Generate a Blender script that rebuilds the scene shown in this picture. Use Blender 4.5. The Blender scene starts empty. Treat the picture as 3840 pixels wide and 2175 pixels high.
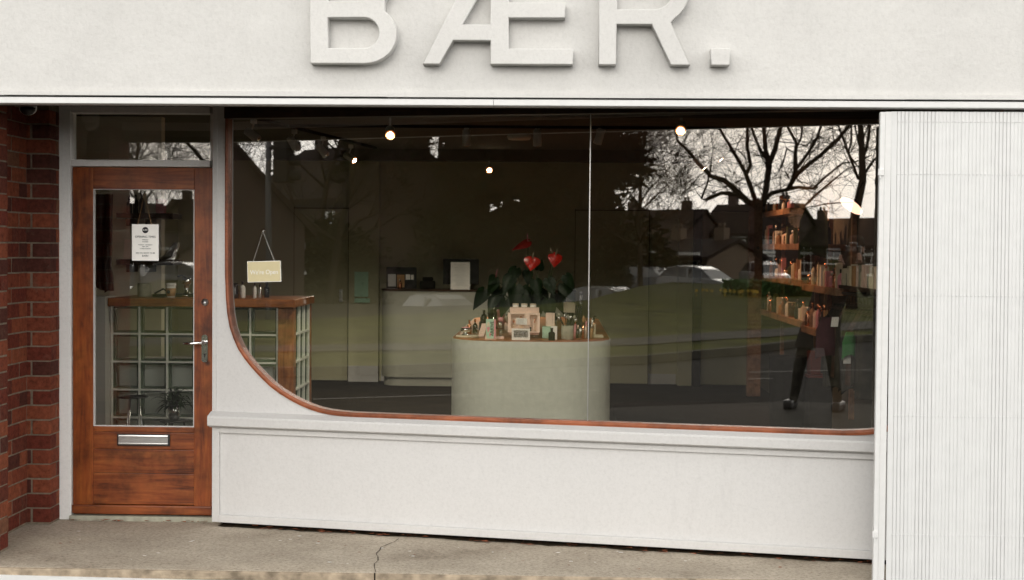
import bpy, bmesh, math, random
from mathutils import Vector, Matrix
from math import radians, pi, sin, cos
S = bpy.context.scene
COL = S.collection

# ------------------------------------------------------------------ camera
cam_d = bpy.data.cameras.new('camera'); cam = bpy.data.objects.new('camera', cam_d); COL.objects.link(cam)
cam_d.sensor_width = 36.0; cam_d.lens = 50.0; cam_d.clip_start = 0.05; cam_d.clip_end = 900
CAM = Vector((2.7849, -8.1003, 1.5916))
def cam_axes(yaw, pitch, roll):
    f0 = Vector((-sin(yaw), cos(yaw), 0)); r0 = Vector((cos(yaw), sin(yaw), 0)); u0 = Vector((0, 0, 1))
    f = f0*cos(pitch) + u0*sin(pitch); u = -f0*sin(pitch) + u0*cos(pitch)
    return r0*cos(roll) + u*sin(roll), -r0*sin(roll) + u*cos(roll), f
_r, _u, _f = cam_axes(0.0313717, -0.0299888, 0.0083332)
cam.matrix_world = Matrix((( _r.x, _u.x, -_f.x, CAM.x), (_r.y, _u.y, -_f.y, CAM.y), (_r.z, _u.z, -_f.z, CAM.z), (0, 0, 0, 1)))
S.camera = cam
cam_d.dof.use_dof = True; cam_d.dof.focus_distance = 8.0; cam_d.dof.aperture_fstop = 5.6

# ------------------------------------------------------------------ sky and sun (overcast)
SUN_EL, SUN_AZ = radians(19), radians(190)      # azimuth clockwise from +Y: the light comes from behind the camera
w = bpy.data.worlds.new('World'); S.world = w; w.use_nodes = True
nt = w.node_tree; nt.nodes.clear()
sky = nt.nodes.new('ShaderNodeTexSky'); sky.sky_type = 'NISHITA'; sky.sun_disc = False
sky.sun_elevation = SUN_EL; sky.sun_rotation = SUN_AZ; sky.dust_density = 4; sky.air_density = 1.2; sky.ozone_density = 1
tc = nt.nodes.new('ShaderNodeTexCoord'); no = nt.nodes.new('ShaderNodeTexNoise'); no.inputs['Scale'].default_value = 3.2
no.inputs['Detail'].default_value = 5; no.inputs['Roughness'].default_value = .55
mp = nt.nodes.new('ShaderNodeMapping'); mp.inputs['Scale'].default_value = (1, 1, 2.6)
nt.links.new(tc.outputs['Generated'], mp.inputs['Vector']); nt.links.new(mp.outputs[0], no.inputs['Vector'])
cr = nt.nodes.new('ShaderNodeValToRGB')
cr.color_ramp.elements[0].position = .3; cr.color_ramp.elements[0].color = (11.0, 10.9, 10.7, 1)
cr.color_ramp.elements[1].position = .68; cr.color_ramp.elements[1].color = (16.5, 16.2, 15.7, 1)
nt.links.new(no.outputs['Fac'], cr.inputs[0])
mx = nt.nodes.new('ShaderNodeMix'); mx.data_type = 'RGBA'; mx.inputs[0].default_value = .94
nt.links.new(sky.outputs[0], mx.inputs[6]); nt.links.new(cr.outputs[0], mx.inputs[7])
bg = nt.nodes.new('ShaderNodeBackground'); bg.inputs[1].default_value = 0.11
wo = nt.nodes.new('ShaderNodeOutputWorld')
sz = nt.nodes.new('ShaderNodeSeparateXYZ'); nt.links.new(tc.outputs['Generated'], sz.inputs[0])
hr_ = nt.nodes.new('ShaderNodeMapRange'); hr_.inputs['From Min'].default_value = .0; hr_.inputs['From Max'].default_value = .75   # thin bright cloud low down, thicker overhead
hr_.inputs['To Min'].default_value = 1.5; hr_.inputs['To Max'].default_value = .62; nt.links.new(sz.outputs[2], hr_.inputs['Value'])
vm = nt.nodes.new('ShaderNodeVectorMath'); vm.operation = 'SCALE'; nt.links.new(mx.outputs[2], vm.inputs[0]); nt.links.new(hr_.outputs[0], vm.inputs['Scale'])
nt.links.new(vm.outputs[0], bg.inputs[0]); nt.links.new(bg.outputs[0], wo.inputs[0])
sd = bpy.data.lights.new('sun', 'SUN'); sd.energy = 0.75; sd.angle = radians(28); sd.color = (1, .97, .92)
sun = bpy.data.objects.new('sun', sd); COL.objects.link(sun)
_d = Vector((sin(SUN_AZ)*cos(SUN_EL), cos(SUN_AZ)*cos(SUN_EL), sin(SUN_EL)))
sun.rotation_euler = _d.to_track_quat('Z', 'Y').to_euler(); sun.location = (0, -20, 30)
S.view_settings.view_transform = 'Standard'; S.view_settings.look = 'None'
S.view_settings.exposure = 0.55; S.view_settings.gamma = 1.0
cy = S.cycles
cy.use_denoising = True; cy.max_bounces = 9; cy.diffuse_bounces = 4; cy.glossy_bounces = 5; cy.transmission_bounces = 6
cy.transparent_max_bounces = 14; cy.sample_clamp_indirect = 6; cy.caustics_reflective = False; cy.caustics_refractive = False
try: cy.denoiser = 'OPENIMAGEDENOISE'; cy.denoising_input_passes = 'RGB_ALBEDO_NORMAL'
except Exception: pass

# ------------------------------------------------------------------ materials
def nodes(name):
    m = bpy.data.materials.new(name); m.use_nodes = True
    t = m.node_tree; return m, t, t.nodes['Principled BSDF']
def N(t, kind, **k):
    n = t.nodes.new(kind)
    for a, b in k.items():
        if a in ('Scale', 'Detail', 'Roughness', 'Distortion'): n.inputs[a].default_value = b
        else: setattr(n, a, b)
    return n
def ramp(t, src, stops, out=0):
    r = t.nodes.new('ShaderNodeValToRGB'); e = r.color_ramp.elements
    while len(e) < len(stops): e.new(.5)
    for el, (p, c) in zip(e, stops): el.position = p; el.color = (*c, 1) if len(c) == 3 else c
    t.links.new(src.outputs[out], r.inputs[0]); return r
def g(v): return (v, v, v)
def coords(t, scale=(1, 1, 1), which='Object'):
    c = t.nodes.new('ShaderNodeTexCoord'); m = t.nodes.new('ShaderNodeMapping'); m.inputs['Scale'].default_value = scale
    t.links.new(c.outputs[which], m.inputs[0]); return m
def bump(t, b, src, strength=.3, dist=.01, out=0, chain=None):
    n = t.nodes.new('ShaderNodeBump'); n.inputs['Strength'].default_value = strength; n.inputs['Distance'].default_value = dist
    t.links.new(src.outputs[out], n.inputs['Height'])
    if chain: t.links.new(chain.outputs[0], n.inputs['Normal'])
    t.links.new(n.outputs[0], b.inputs['Normal']); return n
def mixc(t, fac, a, b, mode='MIX'):
    m = t.nodes.new('ShaderNodeMix'); m.data_type = 'RGBA'; m.blend_type = mode
    for s, v in ((m.inputs[0], fac), (m.inputs[6], a), (m.inputs[7], b)):
        if hasattr(v, 'outputs'): t.links.new(v.outputs[0] if v.bl_idname != 'ShaderNodeMix' else v.outputs[2], s)
        elif isinstance(v, (int, float)): s.default_value = v
        else: s.default_value = (*v, 1)
    return m
def lk(t, m, sock): t.links.new(m.outputs[2] if m.bl_idname == 'ShaderNodeMix' else m.outputs[0], sock)

def plain(name, c, rough=.6, metal=0, var=.12, scale=18, bmp=0, bscale=60, spec=.4, coat=0, emit=None):
    m, t, b = nodes(name); mp = coords(t); n = N(t, 'ShaderNodeTexNoise', Scale=scale, Detail=4)
    t.links.new(mp.outputs[0], n.inputs['Vector'])
    r = ramp(t, n, [(.3, tuple(x*(1-var) for x in c)), (.7, tuple(min(1, x*(1+var)) for x in c))])
    t.links.new(r.outputs[0], b.inputs['Base Color'])
    b.inputs['Roughness'].default_value = rough; b.inputs['Metallic'].default_value = metal
    b.inputs['Specular IOR Level'].default_value = spec; b.inputs['Coat Weight'].default_value = coat
    if bmp:
        n2 = N(t, 'ShaderNodeTexNoise', Scale=bscale, Detail=5); t.links.new(mp.outputs[0], n2.inputs['Vector']); bump(t, b, n2, bmp, .01)
    if emit: b.inputs['Emission Color'].default_value = (*emit[0], 1); b.inputs['Emission Strength'].default_value = emit[1]
    return m

def render_paint(name, c, grain=.35, dirt_shade=.10, crackle=False):
    """painted render: rough trowelled plaster, faint grime and hairlines"""
    m, t, b = nodes(name); mp = coords(t)
    n1 = N(t, 'ShaderNodeTexNoise', Scale=1.3, Detail=6, Roughness=.6); t.links.new(mp.outputs[0], n1.inputs['Vector'])
    base = ramp(t, n1, [(.25, tuple(x*(1-dirt_shade) for x in c)), (.6, c), (.8, tuple(min(1, x*1.03) for x in c))])
    n2 = N(t, 'ShaderNodeTexNoise', Scale=62, Detail=5, Roughness=.8); t.links.new(mp.outputs[0], n2.inputs['Vector'])
    sp = ramp(t, n2, [(.3, g(.90)), (.5, g(.99)), (.72, g(1.03))])
    mm = mixc(t, 1.0, base, sp, 'MULTIPLY')
    ms = coords(t, (2.2, 2.2, .5)); n4 = N(t, 'ShaderNodeTexNoise', Scale=4.5, Detail=7, Roughness=.7); t.links.new(ms.outputs[0], n4.inputs['Vector'])
    st = ramp(t, n4, [(.58, g(0)), (.75, g(.35))])
    m2 = mixc(t, st, mm, tuple(x*.8 for x in c)); lk(t, m2, b.inputs['Base Color'])
    n3 = N(t, 'ShaderNodeTexNoise', Scale=9, Detail=9, Roughness=.62); t.links.new(mp.outputs[0], n3.inputs['Vector'])
    c1 = bump(t, b, n3, grain, .02); bump(t, b, n2, grain*.8, .003, chain=c1)
    b.inputs['Roughness'].default_value = .62; b.inputs['Specular IOR Level'].default_value = .3
    return m

def wood(name, c1, c2, c3, axis='z', rough=.42, knots=True, sc=1.0):
    m, t, b = nodes(name)
    s = {'z': (9, 9, .8), 'x': (.8, 9, 9), 'y': (9, .8, 9)}[axis]
    mp = coords(t, tuple(v*sc for v in s)); n = N(t, 'ShaderNodeTexNoise', Scale=3.2, Detail=9, Roughness=.62, Distortion=.8)
    t.links.new(mp.outputs[0], n.inputs['Vector'])
    r = ramp(t, n, [(.28, c3), (.45, c1), (.68, c2)])
    mq = coords(t, (1, 1, 1)); n2 = N(t, 'ShaderNodeTexNoise', Scale=4.2, Detail=6, Roughness=.65); t.links.new(mq.outputs[0], n2.inputs['Vector'])
    r2 = ramp(t, n2, [(.34, g(.42)), (.5, g(.95)), (.68, g(1.3))])
    mm = mixc(t, 1, r, r2, 'MULTIPLY'); out = mm
    if knots:
        v = N(t, 'ShaderNodeTexVoronoi', Scale=3.1); t.links.new(mq.outputs[0], v.inputs['Vector'])
        rk = ramp(t, v, [(.035, g(1)), (.075, g(0))]); out = mixc(t, rk, mm, tuple(x*.12 for x in c1))
    lk(t, out, b.inputs['Base Color'])
    b.inputs['Roughness'].default_value = rough; b.inputs['Specular IOR Level'].default_value = .35
    bump(t, b, n, .15, .004); return m

M = {}
M['white_render'] = render_paint('white_render', (.60, .592, .572))
M['letter_paint'] = render_paint('letter_paint', (.62, .612, .592), .25)
M['panel_paint'] = render_paint('panel_paint', (.60, .592, .582), .15, .03)
M['frame_paint'] = render_paint('frame_paint', (.59, .582, .57), .15, .08)
M['door_frame_paint'] = render_paint('door_frame_paint', (.84, .83, .81), .12, .10)
M['white_metal'] = plain('white_metal', (.65, .65, .64), .38, 0, .03, 30, .03)
M['shutter_white'] = plain('shutter_white', (.64, .645, .64), .42, 0, .03, 12, .02)
M['dark_gap'] = plain('dark_gap', (.02, .016, .012), .9, spec=.04)
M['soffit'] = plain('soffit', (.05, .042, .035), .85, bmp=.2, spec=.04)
M['door_wood_v'] = wood('door_wood_v', (.19, .042, .008), (.28, .078, .015), (.075, .018, .005), 'z', sc=1.15)
M['door_wood_h'] = wood('door_wood_h', (.18, .042, .010), (.275, .082, .020), (.062, .016, .005), 'x', sc=1.15)
M['rim_wood'] = wood('rim_wood', (.25, .073, .028), (.31, .10, .045), (.18, .048, .018), 'x', .4, False)
M['oak'] = wood('oak', (.34, .115, .03), (.46, .19, .06), (.16, .05, .014), 'x')
M['oak_v'] = wood('oak_v', (.34, .115, .03), (.46, .19, .06), (.16, .05, .014), 'z')
M['shelf_wood'] = wood('shelf_wood', (.34, .19, .11), (.42, .25, .15), (.24, .13, .07), 'y', .5)
M['dark_wood'] = wood('dark_wood', (.035, .016, .008), (.06, .03, .015), (.015, .008, .004), 'x')
M['chrome'] = plain('chrome', (.75, .75, .74), .12, 1, .02)
M['steel'] = plain('steel', (.62, .62, .61), .3, 1, .04)
M['black'] = plain('black', (.018, .017, .016), .4)
M['matt_black'] = plain('matt_black', (.02, .018, .016), .85, spec=.04)
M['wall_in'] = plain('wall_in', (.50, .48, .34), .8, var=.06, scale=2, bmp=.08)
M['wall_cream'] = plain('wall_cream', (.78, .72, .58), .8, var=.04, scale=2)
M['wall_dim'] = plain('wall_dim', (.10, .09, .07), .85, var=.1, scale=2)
M['wall_grey'] = plain('wall_grey', (.60, .58, .54), .8, var=.06, scale=2, bmp=.08)
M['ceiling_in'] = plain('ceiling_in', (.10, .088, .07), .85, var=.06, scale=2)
M['cream'] = plain('cream', (.72, .64, .48), .7, var=.03)
M['card'] = plain('card', (.88, .87, .83), .6, var=.02)
M['ochre_card'] = plain('ochre_card', (.66, .58, .35), .6, var=.03)
M['pink'] = plain('pink', (.82, .62, .52), .5, var=.03)
M['mint'] = plain('mint', (.45, .68, .52), .5, var=.04)
M['rose'] = plain('rose', (.75, .32, .36), .5, var=.1)
M['copper'] = plain('copper', (.80, .36, .20), .2, 1, .05)
M['ink'] = plain('ink', (.025, .025, .03), .7)
M['sage'] = plain('sage', (.64, .66, .57), .75, var=.05, scale=22, bmp=.3, bscale=40)
M['desk_grey'] = plain('desk_grey', (.33, .33, .28), .7, var=.07, scale=3, bmp=.1)
M['stone'] = plain('stone', (.34, .33, .26), .8, var=.18, scale=25, bmp=.3)
M['kraft'] = plain('kraft', (.45, .26, .12), .7, var=.06)
M['leaf'] = plain('leaf', (.012, .028, .009), .4, var=.3, spec=.25)
M['leaf_light'] = plain('leaf_light', (.05, .10, .03), .4, var=.3)
M['spathe'] = plain('spathe', (.80, .035, .02), .25, var=.15, spec=.6)
M['spathe_dark'] = plain('spathe_dark', (.34, .012, .008), .3, var=.2, spec=.6)
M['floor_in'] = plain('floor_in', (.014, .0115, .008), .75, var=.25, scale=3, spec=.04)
M['rug'] = plain('rug', (.02, .015, .012), .95, var=.3, scale=60, bmp=.4, bscale=200, spec=.04)
M['mortar_white'] = plain('mortar_white', (.85, .86, .80), .8, var=.05, scale=40)
M['garment'] = plain('garment', (.03, .028, .022), .9, var=.5, scale=9, spec=.04)
M['garment_green'] = plain('garment_green', (.05, .06, .02), .9, var=.3, scale=9)
M['garment_pink'] = plain('garment_pink', (.06, .024, .03), .9, var=.3, scale=9)
M['green'] = plain('green', (.02, .14, .03), .7, var=.2)
M['red'] = plain('red', (.12, .014, .009), .6, var=.1)
M['asphalt'] = plain('asphalt', (.012, .0108, .009), .85, var=.2, scale=3, bmp=.3, bscale=150, spec=.04)
M['paving'] = plain('paving', (.048, .045, .038), .85, var=.15, scale=4, bmp=.2, spec=.04)
M['line_paint'] = plain('line_paint', (.13, .125, .115), .7, var=.15, scale=12, spec=.04)
M['grass'] = plain('grass', (.042, .045, .008), .95, var=.65, scale=.9, bmp=.8, bscale=30, spec=.04)
M['bark'] = plain('bark', (.018, .014, .010), .95, var=.4, scale=8, bmp=.5, spec=.04)
M['needles'] = plain('needles', (.012, .018, .008), .9, var=.4, scale=2, spec=.04)
M['skin'] = plain('skin', (.30, .17, .12), .5, var=.06)
M['roof_tile'] = plain('roof_tile', (.02, .014, .012), .85, var=.3, scale=6, bmp=.5, spec=.04)
M['car_white'] = plain('car_white', (.20, .20, .20), .25, var=.03, coat=.5)
M['car_dark'] = plain('car_dark', (.05, .055, .065), .25, var=.03, coat=.5)
M['tyre'] = plain('tyre', (.02, .02, .02), .85)
M['dark_glass'] = plain('dark_glass', (.01, .012, .013), .06, var=.01, spec=.8)
M['far_white'] = plain('far_white', (.60, .60, .57), .6, var=.05)
M['plastic_white'] = plain('plastic_white', (.75, .75, .73), .4, var=.02)
M['pole_grey'] = plain('pole_grey', (.07, .07, .075), .7, spec=.1)
M['dirt_shade'] = plain('dirt_shade', (.045, .034, .022), .95, var=.5, scale=30, spec=.04)  # dirt band colour, darkened to carry the shade under the plinth
M['edge_concrete'] = plain('edge_concrete', (.34, .275, .20), .9, var=.45, scale=14, bmp=.7, bscale=45, spec=.05)
M['leaf_litter'] = plain('leaf_litter', (.20, .06, .025), .8, var=.6, scale=50)
M['lamp_on'] = plain('lamp_on', (1, .9, .75), .5, emit=((1, .78, .50), 26))
M['reflector_glow'] = plain('reflector_glow', (1, .5, .2), .5, emit=((1, .30, .08), .9))  # orange halo of a lit bulb, given as emission
M['lamp_disc'] = plain('lamp_disc', (1, .8, .65), .5, emit=((1, .62, .45), 1.6))
M['signal_green'] = plain('signal_green', (.02, .3, .12), .4, emit=((.1, 1, .5), 1.5))

def far_brick(name, c1, c2, mort):
    m, t, b = nodes(name); mp = coords(t); br = t.nodes.new('ShaderNodeTexBrick'); br.inputs['Scale'].default_value = 1
    for k, v in (('Brick Width', .23), ('Row Height', .075), ('Mortar Size', .008)): br.inputs[k].default_value = v
    for k, v in (('Color1', c1), ('Color2', c2), ('Mortar', mort)): br.inputs[k].default_value = (*v, 1)
    sx = t.nodes.new('ShaderNodeSeparateXYZ'); cb = t.nodes.new('ShaderNodeCombineXYZ'); ad = t.nodes.new('ShaderNodeMath')
    t.links.new(mp.outputs[0], sx.inputs[0]); t.links.new(sx.outputs[0], ad.inputs[0]); t.links.new(sx.outputs[1], ad.inputs[1])
    t.links.new(ad.outputs[0], cb.inputs[0]); t.links.new(sx.outputs[2], cb.inputs[1]); t.links.new(cb.outputs[0], br.inputs['Vector'])
    t.links.new(br.outputs[0], b.inputs['Base Color']); b.inputs['Roughness'].default_value = .9; return m
M['far_brick_red'] = far_brick('far_brick_red', (.034, .014, .010), (.026, .012, .009), (.03, .026, .022))
M['far_brick_buff'] = far_brick('far_brick_buff', (.11, .068, .04), (.08, .052, .034), (.09, .078, .06))

def near_brick():
    m, t, b = nodes('old_red_brick'); geo = t.nodes.new('ShaderNodeNewGeometry')
    r = t.nodes.new('ShaderNodeValToRGB'); e = r.color_ramp.elements
    stops = [(0, (.29, .080, .040)), (.16, (.18, .042, .026)), (.34, (.25, .066, .035)), (.50, (.11, .036, .026)), (.66, (.30, .088, .044)), (.80, (.16, .044, .028)), (.95, (.24, .105, .06))]
    while len(e) < len(stops): e.new(.5)
    for el, (p, c) in zip(e, stops): el.position = p; el.color = (*c, 1)
    r.color_ramp.interpolation = 'CONSTANT'
    t.links.new(geo.outputs['Random Per Island'], r.inputs[0]); mp = coords(t)
    n = N(t, 'ShaderNodeTexNoise', Scale=34, Detail=8, Roughness=.75); t.links.new(mp.outputs[0], n.inputs['Vector'])
    r2 = ramp(t, n, [(.28, g(.26)), (.48, g(.66)), (.75, g(1.05))]); mm = mixc(t, 1, r, r2, 'MULTIPLY')
    n3 = N(t, 'ShaderNodeTexNoise', Scale=7, Detail=8, Roughness=.75); t.links.new(mp.outputs[0], n3.inputs['Vector'])
    r3 = ramp(t, n3, [(.58, g(0)), (.76, g(.4))]); m3 = mixc(t, r3, mm, (.20, .15, .11)); lk(t, m3, b.inputs['Base Color'])
    b.inputs['Roughness'].default_value = .85; b.inputs['Specular IOR Level'].default_value = .15
    n2 = N(t, 'ShaderNodeTexNoise', Scale=70, Detail=5); t.links.new(mp.outputs[0], n2.inputs['Vector']); c = bump(t, b, n, .6, .008); bump(t, b, n2, .5, .003, chain=c)
    return m
M['brick'] = near_brick()
M['mortar'] = plain('mortar', (.20, .16, .115), .95, var=.25, scale=30, bmp=.6, bscale=120)

def concrete():
    m, t, b = nodes('worn_concrete'); mp = coords(t)
    n = N(t, 'ShaderNodeTexNoise', Scale=1.5, Detail=8, Roughness=.62); t.links.new(mp.outputs[0], n.inputs['Vector'])
    r = ramp(t, n, [(.28, (.20, .16, .118)), (.44, (.39, .335, .265)), (.58, (.46, .40, .32)), (.72, (.54, .475, .385))])
    n2 = N(t, 'ShaderNodeTexNoise', Scale=48, Detail=6, Roughness=.85); t.links.new(mp.outputs[0], n2.inputs['Vector'])
    r2 = ramp(t, n2, [(.32, g(.5)), (.5, g(1)), (.72, g(1.25))]); mm = mixc(t, 1, r, r2, 'MULTIPLY')
    v = N(t, 'ShaderNodeTexVoronoi', Scale=16); t.links.new(mp.outputs[0], v.inputs['Vector'])
    r3 = ramp(t, v, [(.05, g(.6)), (.085, g(0))])
    n5 = N(t, 'ShaderNodeTexNoise', Scale=5, Detail=2); t.links.new(mp.outputs[0], n5.inputs['Vector']); r5 = ramp(t, n5, [(.56, g(0)), (.6, g(1))])
    mk = mixc(t, 1, r3, r5, 'MULTIPLY'); m3 = mixc(t, mk, mm, (.5, .47, .42)); t.links.new(mk.outputs[2], m3.inputs[0])
    lk(t, m3, b.inputs['Base Color'])
    b.inputs['Roughness'].default_value = .9; b.inputs['Specular IOR Level'].default_value = .1; c = bump(t, b, n2, .6, .004); return m
M['concrete'] = concrete()

def pane_glass(name, refl, tint, edge=.0):
    """clear pane that lets light through and mirrors part of the street"""
    m = bpy.data.materials.new(name); m.use_nodes = True; t = m.node_tree; t.nodes.clear()
    o = t.nodes.new('ShaderNodeOutputMaterial'); tr = t.nodes.new('ShaderNodeBsdfTransparent'); gl = t.nodes.new('ShaderNodeBsdfGlossy')
    tr.inputs[0].default_value = (*tint, 1); gl.inputs['Color'].default_value = (1, .98, .95, 1); gl.inputs['Roughness'].default_value = 0.0
    mp = coords(t, (.7, .7, .7)); n = N(t, 'ShaderNodeTexNoise', Scale=1.6, Detail=1); t.links.new(mp.outputs[0], n.inputs['Vector'])
    bp = t.nodes.new('ShaderNodeBump'); bp.inputs['Strength'].default_value = .06; bp.inputs['Distance'].default_value = .01
    t.links.new(n.outputs[0], bp.inputs['Height']); t.links.new(bp.outputs[0], gl.inputs['Normal'])
    mixs = t.nodes.new('ShaderNodeMixShader'); mixs.inputs[0].default_value = refl      # share mirrored at each of the two faces
    t.links.new(tr.outputs[0], mixs.inputs[1]); t.links.new(gl.outputs[0], mixs.inputs[2])
    t.links.new(mixs.outputs[0], o.inputs[0]); return m
M['window_glass'] = pane_glass('window_glass', .16, (.985, .98, .96))
M['door_glass'] = pane_glass('door_glass', .10, (.985, .985, .97))
M['clear_glass'] = pane_glass('clear_glass', .06, (.95, .94, .90))
M['block_glass'] = pane_glass('block_glass', .03, (.95, .965, .945))
M['block_edge'] = plain('block_edge', (.09, .125, .085), .25, var=.3, scale=8)

# ------------------------------------------------------------------ mesh helpers
class MB:
    def __init__(s): s.v = []; s.f = []; s.sm = []
    def add(s, vs, fs, smooth=False):
        o = len(s.v); s.v += [tuple(v) for v in vs]
        for f in fs: s.f.append(tuple(i+o for i in f)); s.sm.append(smooth)
        return s
    def box(s, x0, x1, y0, y1, z0, z1, T=None, bev=0):
        if bev:
            b = min(bev, (x1-x0)/2.1, (y1-y0)/2.1, (z1-z0)/2.1); bm = bmesh.new()
            vs = [bm.verts.new((x, y, z)) for x in (x0, x1) for y in (y0, y1) for z in (z0, z1)]
            for q in ((0, 1, 3, 2), (4, 6, 7, 5), (0, 4, 5, 1), (2, 3, 7, 6), (0, 2, 6, 4), (1, 5, 7, 3)): bm.faces.new([vs[i] for i in q])
            bmesh.ops.bevel(bm, geom=bm.edges[:], offset=b, segments=2, profile=.6, affect='EDGES')
            bmesh.ops.recalc_face_normals(bm, faces=bm.faces[:]); bm.verts.index_update()
            V = [v.co.copy() for v in bm.verts]; F = [[v.index for v in f.verts] for f in bm.faces]; bm.free()
        else:
            V = [Vector((x, y, z)) for x in (x0, x1) for y in (y0, y1) for z in (z0, z1)]
            F = [(0, 1, 3, 2), (4, 6, 7, 5), (0, 4, 5, 1), (2, 3, 7, 6), (0, 2, 6, 4), (1, 5, 7, 3)]
        if T: V = [T(v) for v in V]
        return s.add(V, F)
    def prism(s, pts, d0, d1, T=None, axis='y', smooth=False):
        """polygon (a,b) extruded between d0 and d1 along axis"""
        def P(a, b, d): return Vector((a, d, b)) if axis == 'y' else (Vector((d, a, b)) if axis == 'x' else Vector((a, b, d)))
        n = len(pts); V = [P(a, b, d0) for a, b in pts] + [P(a, b, d1) for a, b in pts]
        if T: V = [T(v) for v in V]
        bm = bmesh.new(); vv = [bm.verts.new(v) for v in V]
        f0 = bm.faces.new(vv[:n]); f1 = bm.faces.new(vv[n:][::-1]); f0.normal_update(); f1.normal_update()
        bmesh.ops.triangulate(bm, faces=[f0, f1])
        for i in range(n): bm.faces.new((vv[i], vv[i+n], vv[(i+1) % n+n], vv[(i+1) % n]))
        bmesh.ops.recalc_face_normals(bm, faces=bm.faces[:]); bm.verts.index_update()
        VV = [v.co.copy() for v in bm.verts]; F = [[v.index for v in f.verts] for f in bm.faces]; bm.free()
        return s.add(VV, F)
    def lathe(s, prof, c=(0, 0, 0), n=20, T=None, smooth=True):
        V = []; F = []
        for r, z in prof:
            for i in range(n): a = 2*pi*i/n; V.append(Vector((c[0]+r*cos(a), c[1]+r*sin(a), c[2]+z)))
        for k in range(len(prof)-1):
            for i in range(n): j = (i+1) % n; F.append((k*n+i, k*n+j, (k+1)*n+j, (k+1)*n+i))
        F.append(tuple(range(n))[::-1]); F.append(tuple((len(prof)-1)*n+i for i in range(n)))
        if T: V = [T(v) for v in V]
        return s.add(V, F, smooth)
    def cyl(s, a, b, r, r2=None, n=14, smooth=True):
        return s.tube([a, b], [r, r if r2 is None else r2], n, smooth)
    def tube(s, pts, rs, n=8, smooth=True):
        pts = [Vector(p) for p in pts]
        if not hasattr(rs, '__len__'): rs = [rs]*len(pts)
        V = []; F = []; up = None
        for i, p in enumerate(pts):
            t = (pts[min(i+1, len(pts)-1)] - pts[max(i-1, 0)]).normalized()
            if up is None: up = t.orthogonal().normalized()
            else:
                up = up - t*up.dot(t); up = up.normalized() if up.length > 1e-5 else t.orthogonal().normalized()
            w_ = t.cross(up)
            for k in range(n): a = 2*pi*k/n; V.append(p + (up*cos(a) + w_*sin(a))*rs[i])
        for i in range(len(pts)-1):
            for k in range(n): j = (k+1) % n; F.append((i*n+k, i*n+j, (i+1)*n+j, (i+1)*n+k))
        F.append(tuple(range(n))[::-1]); F.append(tuple((len(pts)-1)*n+i for i in range(n)))
        return s.add(V, F, smooth)
    def obj(s, name, mat, parent=None, origin=None):
        me = bpy.data.meshes.new(name)
        off = Vector(parent['_o']) if parent is not None else Vector(origin or (0, 0, 0))
        me.from_pydata([tuple(Vector(v)-off) for v in s.v], [], s.f); me.update()
        me.polygons.foreach_set('use_smooth', s.sm)
        me.materials.append(M[mat] if isinstance(mat, str) else mat)
        o = bpy.data.objects.new(name, me); COL.objects.link(o)
        if parent is not None: o.parent = parent; o['_o'] = tuple(off)
        else: o.location = off; o['_o'] = tuple(off)
        return o
def tag(o, label, cat, group=None):
    o['label'] = label; o['category'] = cat
    if group: o['group'] = group
    return o
def thing(name, label, cat, loc=(0, 0, 0), group=None):
    o = bpy.data.objects.new(name, None); COL.objects.link(o); o.location = loc; o.empty_display_size = .1
    o['_o'] = tuple(loc); return tag(o, label, cat, group)
def kind(o, k='structure'): o['kind'] = k; return o
def copy_tree(o, loc=None, rz=None, label=None, parent=None):
    c = o.copy(); COL.objects.link(c)
    if parent is not None: c.parent = parent
    if loc is not None: c.location = loc
    if rz is not None: c.rotation_euler.z = rz
    if label: c['label'] = label
    for ch in list(o.children): copy_tree(ch, parent=c)
    return c
def lettering(name, text, size, pos, rot, mat, parent, depth=.0006, align='CENTER', xs=1):
    cu = bpy.data.curves.new(name, 'FONT'); cu.body = text; cu.size = size; cu.align_x = align; cu.align_y = 'CENTER'; cu.extrude = depth
    tmp = bpy.data.objects.new(name, cu); COL.objects.link(tmp)
    dg = bpy.context.evaluated_depsgraph_get(); me = bpy.data.meshes.new_from_object(tmp.evaluated_get(dg))
    bpy.data.objects.remove(tmp); mt = Matrix.LocRotScale(Vector(pos)-Vector(parent['_o']), rot, Vector((xs, 1, 1)))
    me.transform(mt); me.materials.clear(); me.materials.append(M[mat]); o = bpy.data.objects.new(name, me); COL.objects.link(o); o.parent = parent
    o['_o'] = parent['_o']; return o
from mathutils import Euler
UP = Euler((pi/2, 0, 0)).to_quaternion()      # text standing up facing -Y

# window wall frame: s along the wall, out towards the street
WA = 0.2023365; WO = Vector((.9181, -.1347, 0)); WD = Vector((cos(WA), -sin(WA), 0)); WN = Vector((-sin(WA), -cos(WA), 0))
def WT(v): return WO + WD*v[0] + WN*v[1] + Vector((0, 0, v[2]))     # local (s, out, z) -> world
WQ = Euler((pi/2, 0, -WA)).to_quaternion()
rnd = random.Random(7)
YF = -1.25
# =================================================================== SHOP BUILDING
shop = thing('shop_building', 'white rendered shopfront with raised lettering, wooden door and big curved-corner window', 'building', (0, 0, 0))
# --- ground
def sheet(name, pts, z, mat, thick=0):
    mb = MB(); mb.prism(pts, z-thick if thick else z-.001, z, axis='z'); return kind(mb.obj(name, mat))
sheet('ground', [(-400, -500), (400, -500), (400, 150), (-400, 150)], -.95, 'grass')
sheet('road', [(-60, -28), (-12, -10), (-3.5, -3.4), (2, -9.3), (14, -9.3), (60, -10), (60, -120), (10, -120), (0, -60), (-14, -30)], -.16, 'asphalt', .7)
sheet('pavement', [(-3.6, -3.3), (1.9, -9.2), (14, -9.2), (40, -9.2), (40, 12), (-40, 12), (-40, -3.3)], -.10, 'paving', .5)
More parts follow.
